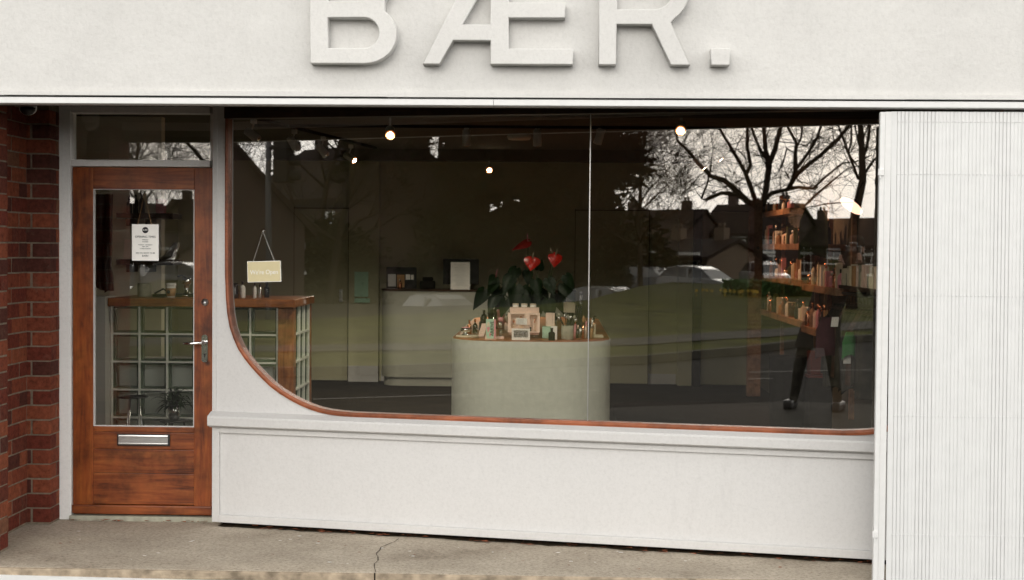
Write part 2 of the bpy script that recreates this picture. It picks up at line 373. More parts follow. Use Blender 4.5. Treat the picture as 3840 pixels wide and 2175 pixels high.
# doorstep slab, its worn front lip and the white painted riser under it
slab = MB(); slab.prism([(-1.2, -1.215), (4.6, -1.24), (4.6, -.9), (3.4, -.60), (.9, -.08), (.85, .10), (-1.2, .10)], -.03, -.002, axis='z')
kind(slab.obj('step_slab', 'concrete'))
lip = MB(); lip.box(-1.2, 5.2, -1.243, -1.213, -.045, -.004, bev=.006); kind(lip.obj('step_edge', 'edge_concrete'))
ris = MB(); ris.prism([(-1.2, -.030), (.06, -.0355), (1.54, -.051), (5.2, -.09), (5.2, -.16), (-1.2, -.16)], -1.253, -1.20); kind(ris.obj('step_riser', 'white_metal'))
# crack in the slab
ck = MB(); P = [(1.938, -.418), (1.925, -.50), (1.912, -.532), (1.885, -.60), (1.869, -.644), (1.872, -.72), (1.862, -.80), (1.882, -.88), (1.894, -.966), (1.884, -1.04), (1.893, -1.11), (1.905, -1.17), (1.912, -1.2135)]
for (a, b) in zip(P, P[1:]):
    q = Vector((b[0]-a[0], b[1]-a[1])).normalized(); nx, ny = -q.y, q.x; wd = rnd.uniform(.0012, .0030)
    ck.add([(a[0]-nx*wd, a[1]-ny*wd, .0012), (b[0]-nx*wd, b[1]-ny*wd, .0012), (b[0]+nx*wd, b[1]+ny*wd, .0012), (a[0]+nx*wd, a[1]+ny*wd, .0012)], [(0, 1, 2, 3)])
ck.box(1.909, 1.916, -1.2446, -1.2425, -.044, .0014)
kind(ck.obj('crack', 'dark_gap'))
dt = MB(); top_ = []; bo_ = []  # ragged dirt strip along the plinth foot, with the plinth's shadow painted in
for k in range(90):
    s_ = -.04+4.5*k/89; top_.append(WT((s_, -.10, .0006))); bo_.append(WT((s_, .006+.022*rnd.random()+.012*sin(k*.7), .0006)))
dt.add(top_+bo_, [(k, k+1, 91+k, 90+k) for k in range(89)]); kind(dt.obj('dirt_shade', 'dirt_shade'), 'stuff')
lit = MB()
for i in range(170):
    if i < 110: s = rnd.uniform(.05, 3.6); o = rnd.uniform(-.03, .05); p = WT((s, o, .004))
    elif i < 135: p = Vector((rnd.uniform(0, .9), rnd.uniform(-.07, -.03), .004))
    else: p = Vector((rnd.uniform(0, 4.2), rnd.uniform(-1.15, -.5), .002))
    r = rnd.uniform(.004, .016) if i < 135 else rnd.uniform(.003, .007); a0 = rnd.uniform(0, 6); V = []
    for k in range(5): a = a0+2*pi*k/5; V.append(p+Vector((cos(a)*r*1.5, sin(a)*r*.6, rnd.uniform(0, r*.5))))
    lit.add(V, [(0, 1, 2, 3, 4)])
kind(lit.obj('leaf_litter', 'leaf_litter'), 'stuff')
chips = MB()
for i in range(34):
    p = Vector((rnd.uniform(.0, 3.6), rnd.uniform(-1.1, -.2), .0015)); r = rnd.uniform(.003, .011); a0 = rnd.uniform(0, 6)
    if p.y > -.2-.2*max(0, p.x-.9): p.y = -.25-.2*max(0, p.x-.9)-rnd.uniform(0, .3)
    chips.add([p+Vector((cos(a0+k*1.5)*r*1.4, sin(a0+k*1.5)*r*.8, 0)) for k in range(4)], [(0, 1, 2, 3)])
kind(chips.obj('paint_flakes', 'card'), 'stuff')

# --- fascia, lettering, head rail
fa = MB(); fa.box(-3, 4.98, YF, YF+.16, 2.334, 4.2); fa.box(4.984, 7.5, YF+.02, YF+.16, 2.334, 4.2)
fa.obj('fascia', 'white_render', shop)
st = MB()
for k in range(17):          # hand-run fillet below the render, slightly wavy
    x0 = -3+k*.62; st.box(x0, x0+.62, YF-.014-rnd.uniform(0, .002), YF+.10, 2.3105+rnd.uniform(-.001, .001), 2.3335)
st.obj('fascia_fillet', 'letter_paint', shop)
hr = MB()
for a, b in ((-3, 2.4735), (2.4755, 7)):
    hr.prism([(YF-.012, 2.2665), (YF-.022, 2.2715), (YF-.022, 2.297), (YF-.006, 2.3015), (YF+.05, 2.3015), (YF+.05, 2.2665)], a, b, axis='x')
hr.obj('head_rail', 'white_metal', shop)
gp = MB(); gp.box(-3, 7, YF+.03, YF+.10, 2.2675, 2.3125); gp.obj('rail_recess', 'dark_gap', shop)
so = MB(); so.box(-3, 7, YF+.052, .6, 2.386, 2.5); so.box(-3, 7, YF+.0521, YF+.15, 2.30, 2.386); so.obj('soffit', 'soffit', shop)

def letter(name, outer, holes, label):
    cu = bpy.data.curves.new(name, 'CURVE'); cu.dimensions = '2D'; cu.fill_mode = 'BOTH'; cu.extrude = .036; cu.bevel_depth = .004; cu.bevel_resolution = 1; cu.offset = -.004
    for pts in [outer]+holes:
        sp = cu.splines.new('POLY'); sp.points.add(len(pts)-1); sp.use_cyclic_u = True
        for q, (x, z) in zip(sp.points, pts): q.co = (x, z, 0, 1)
    tmp = bpy.data.objects.new(name, cu); COL.objects.link(tmp)
    me = bpy.data.meshes.new_from_object(tmp.evaluated_get(bpy.context.evaluated_depsgraph_get())); bpy.data.objects.remove(tmp)
    me.transform(Matrix.Translation((0, YF-.034, 0)) @ Matrix.Rotation(pi/2, 4, 'X'))
    me.materials.clear(); me.materials.append(M['letter_paint'])
    o = bpy.data.objects.new(name, me); COL.objects.link(o); o.parent = shop; o['_o'] = (0, 0, 0); o['label'] = label
def arc(cx, cz, rx, rz, a0, a1, n=12): return [(cx+rx*cos(radians(a0+(a1-a0)*i/n)), cz+rz*sin(radians(a0+(a1-a0)*i/n))) for i in range(n+1)]
letter('raised_letter', [(1.599, 2.461)] + arc(1.86, 2.601, .154, .140, -90, 52) + arc(1.84, 2.838, .148, .122, -38, 90) + [(1.599, 2.96)],
       [[(1.684, 2.534)] + arc(1.859, 2.607, .070, .0725, -90, 90) + [(1.684, 2.679)], [(1.684, 2.757)] + arc(1.835, 2.82, .062, .063, -90, 90) + [(1.684, 2.883)]], 'raised white letter B')
letter('raised_letter', [(2.137, 2.461), (2.220, 2.461), (2.283, 2.573), (2.460, 2.573), (2.460, 2.461), (2.853, 2.461), (2.853, 2.535), (2.546, 2.535), (2.546, 2.681), (2.814, 2.681), (2.814, 2.753), (2.546, 2.753), (2.546, 2.885), (2.85, 2.885), (2.85, 2.96), (2.395, 2.96)],
       [[(2.324, 2.648), (2.460, 2.648), (2.460, 2.89)]], 'raised white letter Æ')
letter('raised_letter', [(2.974, 2.461), (3.058, 2.461), (3.058, 2.652), (3.223, 2.652), (3.315, 2.461), (3.407, 2.461), (3.313, 2.662)] + arc(3.24, 2.806, .158, .154, -56, 90) + [(2.974, 2.96)],
       [[(3.058, 2.722)] + arc(3.235, 2.803, .082, .081, -90, 90) + [(3.058, 2.884)]], 'raised white letter R')
letter('raised_full_stop', [(3.505, 2.461), (3.594, 2.461), (3.594, 2.540), (3.505, 2.540)], [], 'raised white square full stop')

# --- brick piers left of the door
bk = MB(); mo = MB(); CP = .0835
def jb(x0, x1, y0, y1, k):
    j = lambda a: rnd.uniform(-a, a)
    bk.box(x0+j(.0015), x1+j(.0015), y0+j(.0025), y1, .004+k*CP+.008+j(.001), .004+(k+1)*CP+j(.001), bev=.004)
for k in range(28):
    if k % 2 == 0: jb(-.250, -.183, -.170, -.03, k); jb(-.172, -.070, -.170, -.03, k)
    else: jb(-.250, -.070, -.170, -.072, k); jb(-.15, -.070, -.061, -.006, k)
    if k % 2 == 0: jb(-.15, -.070, -.022, -.004, k)
    # side of the return (faces the door)
    y = -.83 + (0 if k % 2 else .11)
    if k % 2 == 0: jb(-.40, -.200, -.83, -.727, k)
    while y < -.18: jb(-.40, -.200, y, min(y+.21, -.172), k); y += .221
    y = -1.25 + (0 if k % 2 else .11)
    if k % 2 == 0: jb(-.26, -.056, -1.25, -1.148, k)
    while y < -.86: jb(-.26, -.056, y, min(y+.21, -.822), k); y += .221
    x = -.27-(0 if k % 2 else .11)
    while x > -2.8: jb(x-.21, x, -1.25, -1.148, k); x -= .221
mo.box(-.253, -.0745, -.1655, -.002, 0, 2.386); mo.box(-.42, -.2045, -.90, -.10, 0, 2.386); mo.box(-3, -.0605, -1.2455, -.8265, 0, 2.386)
pier = bk.obj('brick_pier', 'brick', shop); mo.obj('mortar', 'mortar', pier)

# --- door frame, transom
fr = MB(); fr.box(-.072, -.004, -.022, .08, .0, 2.386, bev=.004); fr.box(-.004, .80, -.022, .08, 2.340, 2.386, bev=.003)
fr.box(-.004, .80, -.020, .08, 2.036, 2.074, bev=.004); fr.box(.815, .885, -.022, .08, 0, 2.386, bev=.004)
fr.box(-.004, .010, -.012, .03, 2.074, 2.340); fr.box(.80, .816, -.012, .03, 2.074, 2.340)
fo = fr.obj('door_frame', 'door_frame_paint', shop)
tp = MB(); tp.box(.008, .802, .012, .018, 2.072, 2.342); tp.obj('transom_pane', 'door_glass', fo)
th = MB(); th.box(-.01, .825, -.035, .08, -.004, .026, bev=.004); th.obj('threshold', 'stone', fo)
# --- door
G0, G1, B0, T0 = .119, .705, .540, 1.907
dr = MB()
dr.box(.001, G0, 0, .045, .032, 2.031, bev=.003); dr.box(G1, .813, 0, .045, .032, 2.031, bev=.003)
door = dr.obj('door', 'door_wood_v', shop)
for nm_, bx_ in (('top_rail', (G0+.0005, G1-.0005, .001, .045, T0, 2.031)), ('middle_rail', (G0+.0005, G1-.0005, .001, .045, .508, B0)), ('lower_panel_board', (G0-.012, G1+.012, .007, .044, .408, .506)),
        ('lower_panel_board', (G0-.012, G1+.012, .007, .044, .270, .4065)), ('lower_panel_board', (G0-.012, G1+.012, .007, .044, .089, .2685)), ('weather_board', (.0, .813, -.016, .044, .034, .0855))):
    d2 = MB(); d2.box(*bx_, bev=.003 if nm_ != 'weather_board' else .006); d2.obj(nm_, 'door_wood_h', door)
bd = MB()
for a in ((G0, G0+.006, B0, T0), (G1-.006, G1, B0, T0), (G0+.006, G1-.006, B0, B0+.005), (G0+.006, G1-.006, T0-.003, T0)): bd.box(a[0], a[1], .006, .03, a[2], a[3])
bd.obj('glazing_bead', 'frame_paint', door)
dp = MB(); dp.box(G0+.005, G1-.005, .016, .021, B0+.004, T0-.002); dp.obj('pane', 'door_glass', door)
lb = MB(); lb.box(.268, .556, -.009, .0, .437, .492, bev=.002); lb.box(.268, .556, -.013, -.008, .480, .489, bev=.002); lb.box(.268, .556, -.012, -.008, .440, .446, bev=.001)
lb.obj('letter_box', 'steel', door)
lb2 = MB(); lb2.box(.260, .566, -.005, .002, .430, .498, bev=.002); lb2.obj('letter_box_surround', 'black', door)
hd = MB()
hp = [(.768+.018*cos(a), .916+.016+.016*sin(a) if i < 9 else 0) for i, a in enumerate([pi+pi*j/8 for j in range(9)])] + [(.768+.018*cos(a), 1.060+.016*sin(a)) for a in [pi*j/8 for j in range(9)]]
hd.prism(hp, -.009, .0); hd.cyl((.770, -.005, 1.030), (.770, -.045, 1.030), .010); hd.tube([(.776, -.045, 1.030), (.74, -.048, 1.031), (.70, -.048, 1.026), (.655, -.046, 1.027)], [.0085, .0095, .009, .007], 12)
hd.obj('handle', 'chrome', door)
kh = MB(); kh.cyl((.768, -.0095, .962), (.768, -.007, .962), .006); kh.box(.765, .771, -.0096, -.007, .945, .960); kh.obj('keyhole', 'black', door)
lk_ = MB(); lk_.lathe([(.0, 0), (.021, 0), (.0215, .004), (.019, .009), (.014, .010), (.013, .014), (0, .014)], T=lambda v: Vector((.768+v.x, -v.z, 1.262+v.y))); lk_.box(.7665, .7695, -.0155, -.012, 1.254, 1.268); lk_.obj('lock_cylinder', 'steel', door)

# --- window wall: white wall with a curved opening, ledge, panelled plinth
RO = [(0.0, 2.352), (0.0, 2.0), (0, 1.6), (.001, 1.42), (.006, 1.30), (.014, 1.21), (.029, 1.13), (.053, 1.065), (.082, 1.005), (.118, .955), (.16, .907), (.215, .853), (.276, .800), (.333, .762), (.391, .730), (.450, .703), (.506, .682), (.56, .667), (.62, .656), (.69, .650), (.771, .646)]
def mirror(L): return [(4.152-s, z) for s, z in L][::-1]
RO = RO + [(1.4, .645), (2.077, .645), (2.75, .645)] + mirror(RO)
def inset(pts, d):
    out = []
    for i, p in enumerate(pts):
        a = Vector(pts[max(i-1, 0)]); b = Vector(pts[min(i+1, len(pts)-1)]); t = (b-a).normalized(); n_ = Vector((-t.y, t.x))
        q_ = d*(.62+.38*abs(n_.y)); out.append((p[0]+n_.x*q_, p[1]+n_.y*q_))
    return out
RI = inset(RO, .026); RI[0] = (.0165, 2.352); RI[-1] = (4.152-.0165, 2.352)

wl = MB()
wl.prism([(-.073, 2.386), (-.073, .60), (4.45, .60), (4.45, 2.386), (4.152, 2.386)] + RO[::-1] + [(0, 2.386)], 0, -.10, T=lambda v: WT((v.x, v.y, v.z)))
ww = wl.obj('window_wall', 'panel_paint', shop)
sb = MB(); sb.box(-.075, -.052, 0, .004, .66, 2.386, T=WT); sb.obj('corner_bead', 'frame_paint', ww)
ld = MB(); ld.prism([(0, .650), (.014, .646), (.052, .628), (.056, .618), (.056, .576), (.050, .570), (.030, .568), (.026, .562), (0, .560)], -.084, 4.5, axis='x', T=lambda v: WT((v.x, v.y, v.z)))
ld.obj('ledge', 'frame_paint', ww)
pl_ = MB(); pl_.box(-.073, 4.5, -.10, .0, .022, .561, T=WT)
pf = MB(); pf.box(-.073, -.030, .0, .018, .022, .560, T=WT, bev=.003); pf.box(-.030, 4.5, .0, .018, .530, .560, T=WT, bev=.004); pf.box(-.030, 4.5, .0, .022, .022, .066, T=WT, bev=.005)
pl_.obj('plinth_panel', 'panel_paint', ww); pf.obj('plinth_frame', 'frame_paint', ww)
pb = MB(); pb.box(-.06, 4.5, -.10, -.07, -.002, .0215, T=WT); pb.obj('plinth_base', 'dark_gap', ww)

win = MB(); n = len(RO); V = []
for (so_, zo), (si, zi) in zip(RO, RI):
    so2, zo2 = so_, zo
    V += [(so2, .004, zo2), (so2, .010, zo2), ((so_+si)/2, .013, (zo+zi)/2), (si, .006, zi), (si, -.05, zi), (so2, -.05, zo2)]
F = []
for i in range(n-1):
    for k in range(6): j = (k+1) % 6; F.append((i*6+k, i*6+j, (i+1)*6+j, (i+1)*6+k))
win.add([WT(v) for v in V], F)
wr = win.obj('window', 'rim_wood', shop); wr['label'] = 'wide window with copper brown rim and rounded lower corners'
hd_ = MB(); hd_.box(-.001, 4.153, -.055, .024, 2.300, 2.385, T=WT, bev=.004); hd_.obj('shaded_window_head', 'dark_wood', wr)  # top of the rim; soffit shadow put into its dark wood colour
def pane(s0, s1, nm):
    loop = [(s, z) for s, z in RI if s0 <= s <= s1]
    if s0 < 1: pts = [(RI[0][0], 2.31)] + [p for p in loop if p[1] < 2.3] + [(s1, .673), (s1, 2.31)]
    else: pts = [(s0, 2.31), (s0, .673)] + [p for p in loop if p[1] < 2.3] + [(RI[-1][0], 2.31)]
    m_ = MB(); m_.prism([(a, b) for a, b in pts], -.027, -.023, T=lambda v: WT((v.x, v.y, v.z))); return m_.obj('window_pane', 'window_glass', wr)
pane(0, 2.0745, 0); pane(2.0775, 4.2, 1)
js = MB(); js.box(2.0738, 2.0782, -.029, -.021, .668, 2.305, T=WT); js.obj('glass_joint', 'steel', wr)
cp_ = MB(); cp_.box(2.068, 2.085, -.036, -.024, 2.27, 2.301, T=WT); 

# --- folding shutter, drawn half open on the right
sh = thing('folding_shutter', 'white ribbed metal folding shutter pushed back over the right end of the window', 'shutter', (4.33, YF, -.09))
post = MB(); post.box(4.317, 4.340, YF-.010, YF+.02, -.09, 2.250, bev=.003); post.box(4.341, 4.372, YF-.004, YF+.02, -.09, 2.252, bev=.002)
post.obj('end_post', 'white_metal', sh)
ct = MB(); x = 4.373; pr_ = []
pr_.append((x, YF+.004)); x = 4.399; pr_.append((x, YF+.004))
i = 0
while x < 6.4:
    dp_ = .0042 if i in (0, 1, 2, 3, 6, 7, 8, 9, 10, 26, 27, 28, 29, 30, 34, 35) else rnd.choice([.0006, .0010, .0016, .0022]); wd = .0135
    pr_ += [(x+.0008, YF+.003+dp_), (x+.0022, YF+.003+dp_), (x+.0032, YF+.0020), (x+.0032+wd/2, YF+.0010), (x+.0168, YF+.0020)]; x += .0178; i += 1
top = [(a, b, 2.254) for a, b in pr_]; bot = [(a+(2.254+.09)*0.004, b, -.09) for a, b in pr_]; nn = len(pr_)
ct.add(top+bot, [(k, k+1, nn+k+1, nn+k) for k in range(nn-1)])
ct.obj('ribbed_curtain', 'shutter_white', sh)
for zz in (2.206, 1.957, 1.378, .800, .227):
    rv = MB(); x = 4.40+.0089
    while x < 5.6: rv.lathe([(0, 0), (.0042, .0), (.0036, .0022), (0, .003)], n=8, T=lambda v, x=x, zz=zz: Vector((x+v.x, YF+.001-v.z, zz+v.y*.8))); x += .0178
    rv.obj('rivet_row', 'shutter_white', sh)
for zz in (1.957, .222):
    lt = MB(); lt.box(4.309, 4.336, YF-.022, YF-.006, zz-.010, zz+.023, bev=.004); lt.box(4.315, 4.324, YF-.02, YF-.008, zz-.024, zz-.008, bev=.002); lt.obj('catch', 'white_metal', sh)

# --- security camera under the soffit
sc = thing('security_camera', 'white dome security camera under the soffit beside the door', 'security camera', (-.07, -.5, 2.386))
d = MB(); d.lathe([(0, .0), (.052, 0), (.052, -.03), (.046, -.05), (0, -.05)], (-.07, -.5, 2.385), 24); d.tube([(-.07, -.5, 2.335), (-.062, -.52, 2.315)], [.045, .046], 20); d.obj('housing', 'plastic_white', sc)
d = MB(); d.lathe([(.040, 0), (.038, -.015), (.026, -.032), (.010, -.038), (0, -.038)], (-.062, -.525, 2.318), 20); d.obj('lens', 'black', sc)

# --- hanging notices in the windows
no_ = thing('opening_times_notice', 'white opening times notice hanging on string on the door glass', 'notice', (.42, .03, 1.6))
a = MB(); a.box(.342, .497, .0085, .0115, 1.497, 1.707); a.obj('card', 'card', no_)
a = MB(); a.tube([(.375, .0075, 1.705), (.415, .009, 1.88), (.455, .0075, 1.705)], .0014, 5); a.obj('string', 'kraft', no_)
a = MB(); a.cyl((.415, .006, 1.878), (.415, .0158, 1.878), .010); a.obj('suction_hook', 'clear_glass', no_)
a = MB(); a.cyl((.4195, .0075, 1.673), (.4195, .0087, 1.673), .018, n=28); a.obj('round_logo', 'ink', no_)
lettering('logo_lettering', 'BÆR', .014, (.4195, .007, 1.673), UP, 'card', no_)
for tx, sz, z_, in (('OPENING TIMES', .0165, 1.634), ('MONDAY', .008, 1.617), ('CLOSED', .0095, 1.606), ('TUESDAY - SATURDAY', .008, 1.588), ('9AM - 6PM', .0075, 1.578), ('CLOSED SUNDAY', .008, 1.566), ('ARE YOU READY TO BE', .0105, 1.541), ('BÆR?', .0155, 1.525)):
    lettering('printed_line', tx, sz, (.4195, .0078, z_), UP, 'ink', no_)
ns = thing('open_sign', "ochre We're Open sign with white border hanging on string in the window", 'sign', tuple(WT((.22, -.045, 1.5))))
a = MB(); rot = radians(1.9)
def OT(v): s, z = v[0]-.225, v[2]-1.444; return WT((.225+s*cos(rot)-z*sin(rot), v[1], 1.444+s*sin(rot)+z*cos(rot)))
a.box(.124, .326, -.0205, -.0175, 1.385, 1.503, T=OT, bev=.001); a.obj('border', 'card', ns)
a = MB(); a.box(.1275, .3225, -.018, -.016, 1.3885, 1.4995, T=OT); a.obj('face', 'ochre_card', ns)
q = WQ @ Euler((0, 0, rot)).to_quaternion()
lettering('lettering', "We're Open", .0355, WT((.226, -.015, 1.440)), q, 'card', ns, xs=.92)
a = MB(); a.tube([WT((.160, -.0165, 1.500)), WT((.2175, -.018, 1.668)), WT((.288, -.0165, 1.505))], .0013, 5); a.obj('string', 'card', ns)
a = MB(); a.cyl(WT((.2175, -.0228, 1.672)), WT((.2175, -.019, 1.672)), .014); a.obj('suction_hook', 'clear_glass', ns)
# =================================================================== INTERIOR
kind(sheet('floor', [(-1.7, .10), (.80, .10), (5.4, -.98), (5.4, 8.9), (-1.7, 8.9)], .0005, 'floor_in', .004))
a = MB(); a.box(-1.8, 5.5, 8.62, 8.75, 0, 2.62); a.box(.345, .70, 8.50, 8.62, 0, 2.62); a.box(4.20, 4.36, 8.45, 8.62, 0, 2.62); a.obj('back_wall', 'wall_in', shop)
a = MB(); a.box(-1.8, -1.7, .1, 8.75, 0, 2.62); a.obj('side_wall', 'wall_in', shop)
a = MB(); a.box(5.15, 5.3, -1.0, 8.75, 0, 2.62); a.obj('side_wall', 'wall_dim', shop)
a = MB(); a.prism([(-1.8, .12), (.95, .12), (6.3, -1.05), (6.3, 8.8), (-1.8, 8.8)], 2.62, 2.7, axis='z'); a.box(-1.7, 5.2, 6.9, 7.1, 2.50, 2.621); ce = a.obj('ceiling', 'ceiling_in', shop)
a = MB(); a.box(.346, .70, 8.492, 8.499, 0, .186); a.box(.72, 2.99, 8.612, 8.619, 0, .12); a.box(3.87, 4.19, 8.612, 8.619, 0, .12); a.box(-1.7, -.33, 8.612, 8.619, 0, .12); a.obj('skirting', 'frame_paint', shop)
def idoor(x0, x1, hx):
    a = MB(); a.box(x0, x1, 8.575, 8.61, .008, 2.03); o = a.obj('interior_door', 'wall_in', shop)
    b = MB(); b.box(x0-.006, x0-.001, 8.585, 8.619, 0, 2.045); b.box(x1+.001, x1+.006, 8.585, 8.619, 0, 2.045); b.box(x0-.006, x1+.006, 8.585, 8.619, 2.031, 2.037); b.obj('door_gap', 'dark_gap', o)
    b = MB(); b.box(hx-.02, hx+.02, 8.56, 8.575, .93, 1.08, bev=.008); b.cyl((hx, 8.56, 1.05), (hx, 8.53, 1.05), .012); b.cyl((hx, 8.56, .965), (hx, 8.545, .965), .010); b.obj('handle', 'steel', o)
idoor(-.31, .325, .245); idoor(3.0, 3.86, 3.07); idoor(4.38, 5.1, 4.45)
a = MB(); a.box(4.36, 4.45, 8.3, 8.44, 0, 2.25); tag(a.obj('door_post', 'matt_black', None), 'tall black post standing at the back between two flush doors', 'post')

# glass block counter
gc = thing('glass_block_counter', 'glass block counter with thick oak worktop and corner posts behind the door', 'counter', (.2, 2.5, 0))
a = MB(); a.box(-.467, .895, 2.10, 2.95, 1.142, 1.200, bev=.006); a.obj('worktop', 'oak', gc)
a = MB(); a.box(.765, .880, 2.152, 2.25, 0, 1.141, bev=.004); a.obj('post', 'oak_v', gc)
a = MB(); a.box(.845, .880, 2.86, 2.92, 0, 1.141, bev=.004); a.obj('post', 'oak_v', gc)
a = MB()
xs = [-.452+.2035*i for i in range(7)]; zs = [1.137-.2045*i for i in range(7)]
eg = MB()
def gblock(a, x0, x1, z0, z1, T):
    a.box(x0, x1, .004, .07, z0, z1, T=T, bev=.010)
    for (u0, u1, v0, v1) in ((x0+.002, x1-.002, z0+.002, z0+.017), (x0+.002, x1-.002, z1-.017, z1-.002), (x0+.002, x0+.017, z0+.017, z1-.017), (x1-.017, x1-.002, z0+.017, z1-.017)): eg.box(u0, u1, .020, .064, v0, v1, T=T)
for i in range(6):
    x1 = min(xs[i+1]-.012, .763)
    if x1-xs[i] < .03: continue
    for k in range(5): gblock(a, xs[i], x1, max(zs[k+1]+.012, .0), zs[k], lambda v: Vector((v.x, v.y+2.165, v.z)))
ys = [2.262+.2*i for i in range(4)]
for i in range(3):
    for k in range(5): gblock(a, ys[i], ys[i+1]-.012, zs[k+1]+.012, zs[k], lambda v: Vector((.872-v.y, v.x, v.z)))
a.obj('glass_blocks', 'block_glass', gc); eg.obj('block_edges', 'block_edge', gc)
a = MB()
for k in range(6): a.box(-.467, .764, 2.163, 2.24, max(zs[k]+.0005, .0005), zs[k]+.0115); a.box(.80, .874, 2.251, 2.859, zs[k]+.0005, zs[k]+.0115)
for i in range(7):
    if xs[i] < .75: a.box(xs[i]-.0115, xs[i]-.0005, 2.1635, 2.239, .0, 1.1405)
for i in range(4): a.box(.801, .8735, ys[i]-.0115, ys[i]-.0005, .0, 1.1405)
a.box(.752, .764, 2.163, 2.24, 0, 1.14); a.obj('mortar_grid', 'mortar_white', gc)
a = MB(); a.box(-.44, .70, 2.30, 2.32, .0, .74); a.box(-.44, .70, 2.3205, 2.60, .72, .74); a.obj('inner_cupboard', 'card', gc)
# walls behind the door
a = MB(); a.box(-1.7, -.470, 2.06, 2.30, 0, 1.21); a.obj('half_wall', 'wall_grey', shop)
a = MB(); a.box(-1.7, -.41, 3.30, 3.40, 0, 2.62); a.obj('partition', 'wall_cream', shop)
bc = thing('hanging_coat', 'dark brown coat hanging left of the shelves behind the door', 'coat', (-.66, 2.6, 1.25))
a = MB(); V = []; F = []
for j in range(9):
    for i in range(9):
        u = i/8; z = 1.25+.72*(1-j/8); V.append((-.74+.15*u+(.02*sin(j) if j > 5 else 0), 2.6+.03*sin(u*15+j*.3)+.04*(1 if i % 2 else 0), z+(rnd.uniform(-.05, .02) if j == 8 else 0)))
for j in range(8):
    for i in range(8): F.append((j*9+i, j*9+i+1, (j+1)*9+i+1, (j+1)*9+i))
a.add(V, F, True); a.obj('cloth', 'dark_wood', bc); a = MB(); a.tube([(-.70, 2.62, 1.98), (-.67, 2.6, 2.02), (-.67, 2.6, 2.05)], .006, 6); a.obj('hook', 'steel', bc)
def wshelf(z, lab):
    o = thing('wall_shelf', lab, 'shelf', (-.46, 3.2, z), 'dark shelves behind the door')
    a = MB(); a.box(-.685, -.235, 3.0, 3.28, z-.022, z+.022, bev=.003); a.obj('board', 'dark_wood', o)
    for bx in (-.62, -.47): a = MB(); a.box(bx, bx+.02, 3.05, 3.298, z-.08, z-.023); a.obj('bracket', 'black', o)
wshelf(1.45, 'lower dark wooden shelf holding a pink card and a silver bag, behind the door'); wshelf(1.815, 'upper dark wooden shelf crowded with dark bottles, behind the door')
a = MB(); a.box(-.635, -.560, 0, .003, 0, .165, T=lambda v: Vector((v.x-.02*v.z, 3.02+v.z*.3+v.y, 1.473+v.z*.95))); tag(a.obj('card', 'pink', None), 'pink card leaning on the lower shelf behind the door', 'card')
# crumpled silver bag
a = MB(); V = []; F = []
for j in range(7):
    for i in range(12):
        an = 2*pi*i/12; r = .062*(1-.10*j)*(1+rnd.uniform(-.14, .14)); V.append((-.30+r*cos(an)+.012*j, 3.10+r*.7*sin(an), 1.474+.022*j))
for j in range(6):
    for i in range(12): k = (i+1) % 12; F.append((j*12+i, j*12+k, (j+1)*12+k, (j+1)*12+i))
F.append(tuple(72+i for i in range(12))); a.add(V, F); tag(a.obj('bag', 'steel', None), 'crumpled silvery bag on the lower shelf behind the door', 'bag')
def bottle(x, y, z, r, h, m='black', cap='black', label=None, group=None, pump=False, neck=.38, loc0=None):
    o = thing('bottle', label, 'bottle', (x, y, z), group)
    a = MB(); a.lathe([(0, 0), (r*.95, 0), (r, h*.02), (r, h*.58), (r*.85, h*.66), (r*neck, h*.73), (r*neck, h*.80), (0, h*.80)], (x, y, z), 14); a.obj('body', m, o)
    a = MB(); a.lathe([(0, 0), (r*(neck+.08), 0), (r*(neck+.08), h*.2), (0, h*.2)], (x, y, z+h*.78), 12)
    if pump: a.tube([(x, y, z+h*.97), (x, y, z+h*1.07), (x+r*1.1, y-.005, z+h*1.06)], [.003, .004, .003], 6)
    a.obj('cap', cap, o); return o
for i, x in enumerate((-.61, -.56, -.51)): bottle(x, 3.1, 1.838, .021, .13+.02*i, 'matt_black', label='dark bottle on the upper shelf behind the door, '+('nearest the brown coat' if i == 0 else 'second from the coat' if i == 1 else 'tallest of the three'), group='bottles on the upper shelf')
a = MB(); a.box(-.388, -.32, 3.06, 3.12, 1.838, 1.95, bev=.004); tag(a.obj('gift_box', 'rose', None), 'rose pink box on the upper shelf behind the door', 'box')
# on the counter
a = MB(); a.lathe([(0, 0), (.050, 0), (.052, .004), (.052, .098), (.049, .101), (.044, .098), (.044, .03), (0, .03)], (-.298, 2.45, 1.2), 28); tag(a.obj('stone_jar', 'stone', None), 'grey stone cylinder jar on the oak counter behind the door glass', 'jar')
cu_ = thing('coffee_cup', 'takeaway coffee cup with white lid and brown sleeve on the oak counter', 'cup', (-.058, 2.3, 1.2))
c0 = (-.058, 2.3, 1.2)
a = MB(); a.lathe([(0, 0), (.0275, 0), (.038, .092), (0, .092)], c0, 24); a.obj('body', 'card', cu_)
a = MB(); a.lathe([(.0295, .012), (.0305, .012), (.0376, .070), (.0366, .070)], c0, 24); a.obj('sleeve', 'kraft', cu_)
a = MB(); a.lathe([(0, .090), (.041, .090), (.0415, .096), (.038, .099), (.036, .108), (0, .108)], c0, 24); a.obj('lid', 'card', cu_)
a = MB(); a.lathe([(0, 0), (.013, 0), (.013, .0012), (0, .0012)], n=18, T=lambda v: Vector((-.066+v.x, 2.2638-v.z, 1.243+v.y))); a.obj('round_logo', 'ink', cu_)
gr = thing('coffee_grinder', 'chrome and black coffee grinder on the counter beside the coffee cup', 'grinder', (.005, 2.5, 1.2))
a = MB(); a.lathe([(0, 0), (.045, 0), (.045, .02), (.02, .03), (.02, .09), (.034, .10), (.034, .145), (0, .145)], (.005, 2.5, 1.2), 20); a.obj('body', 'chrome', gr)
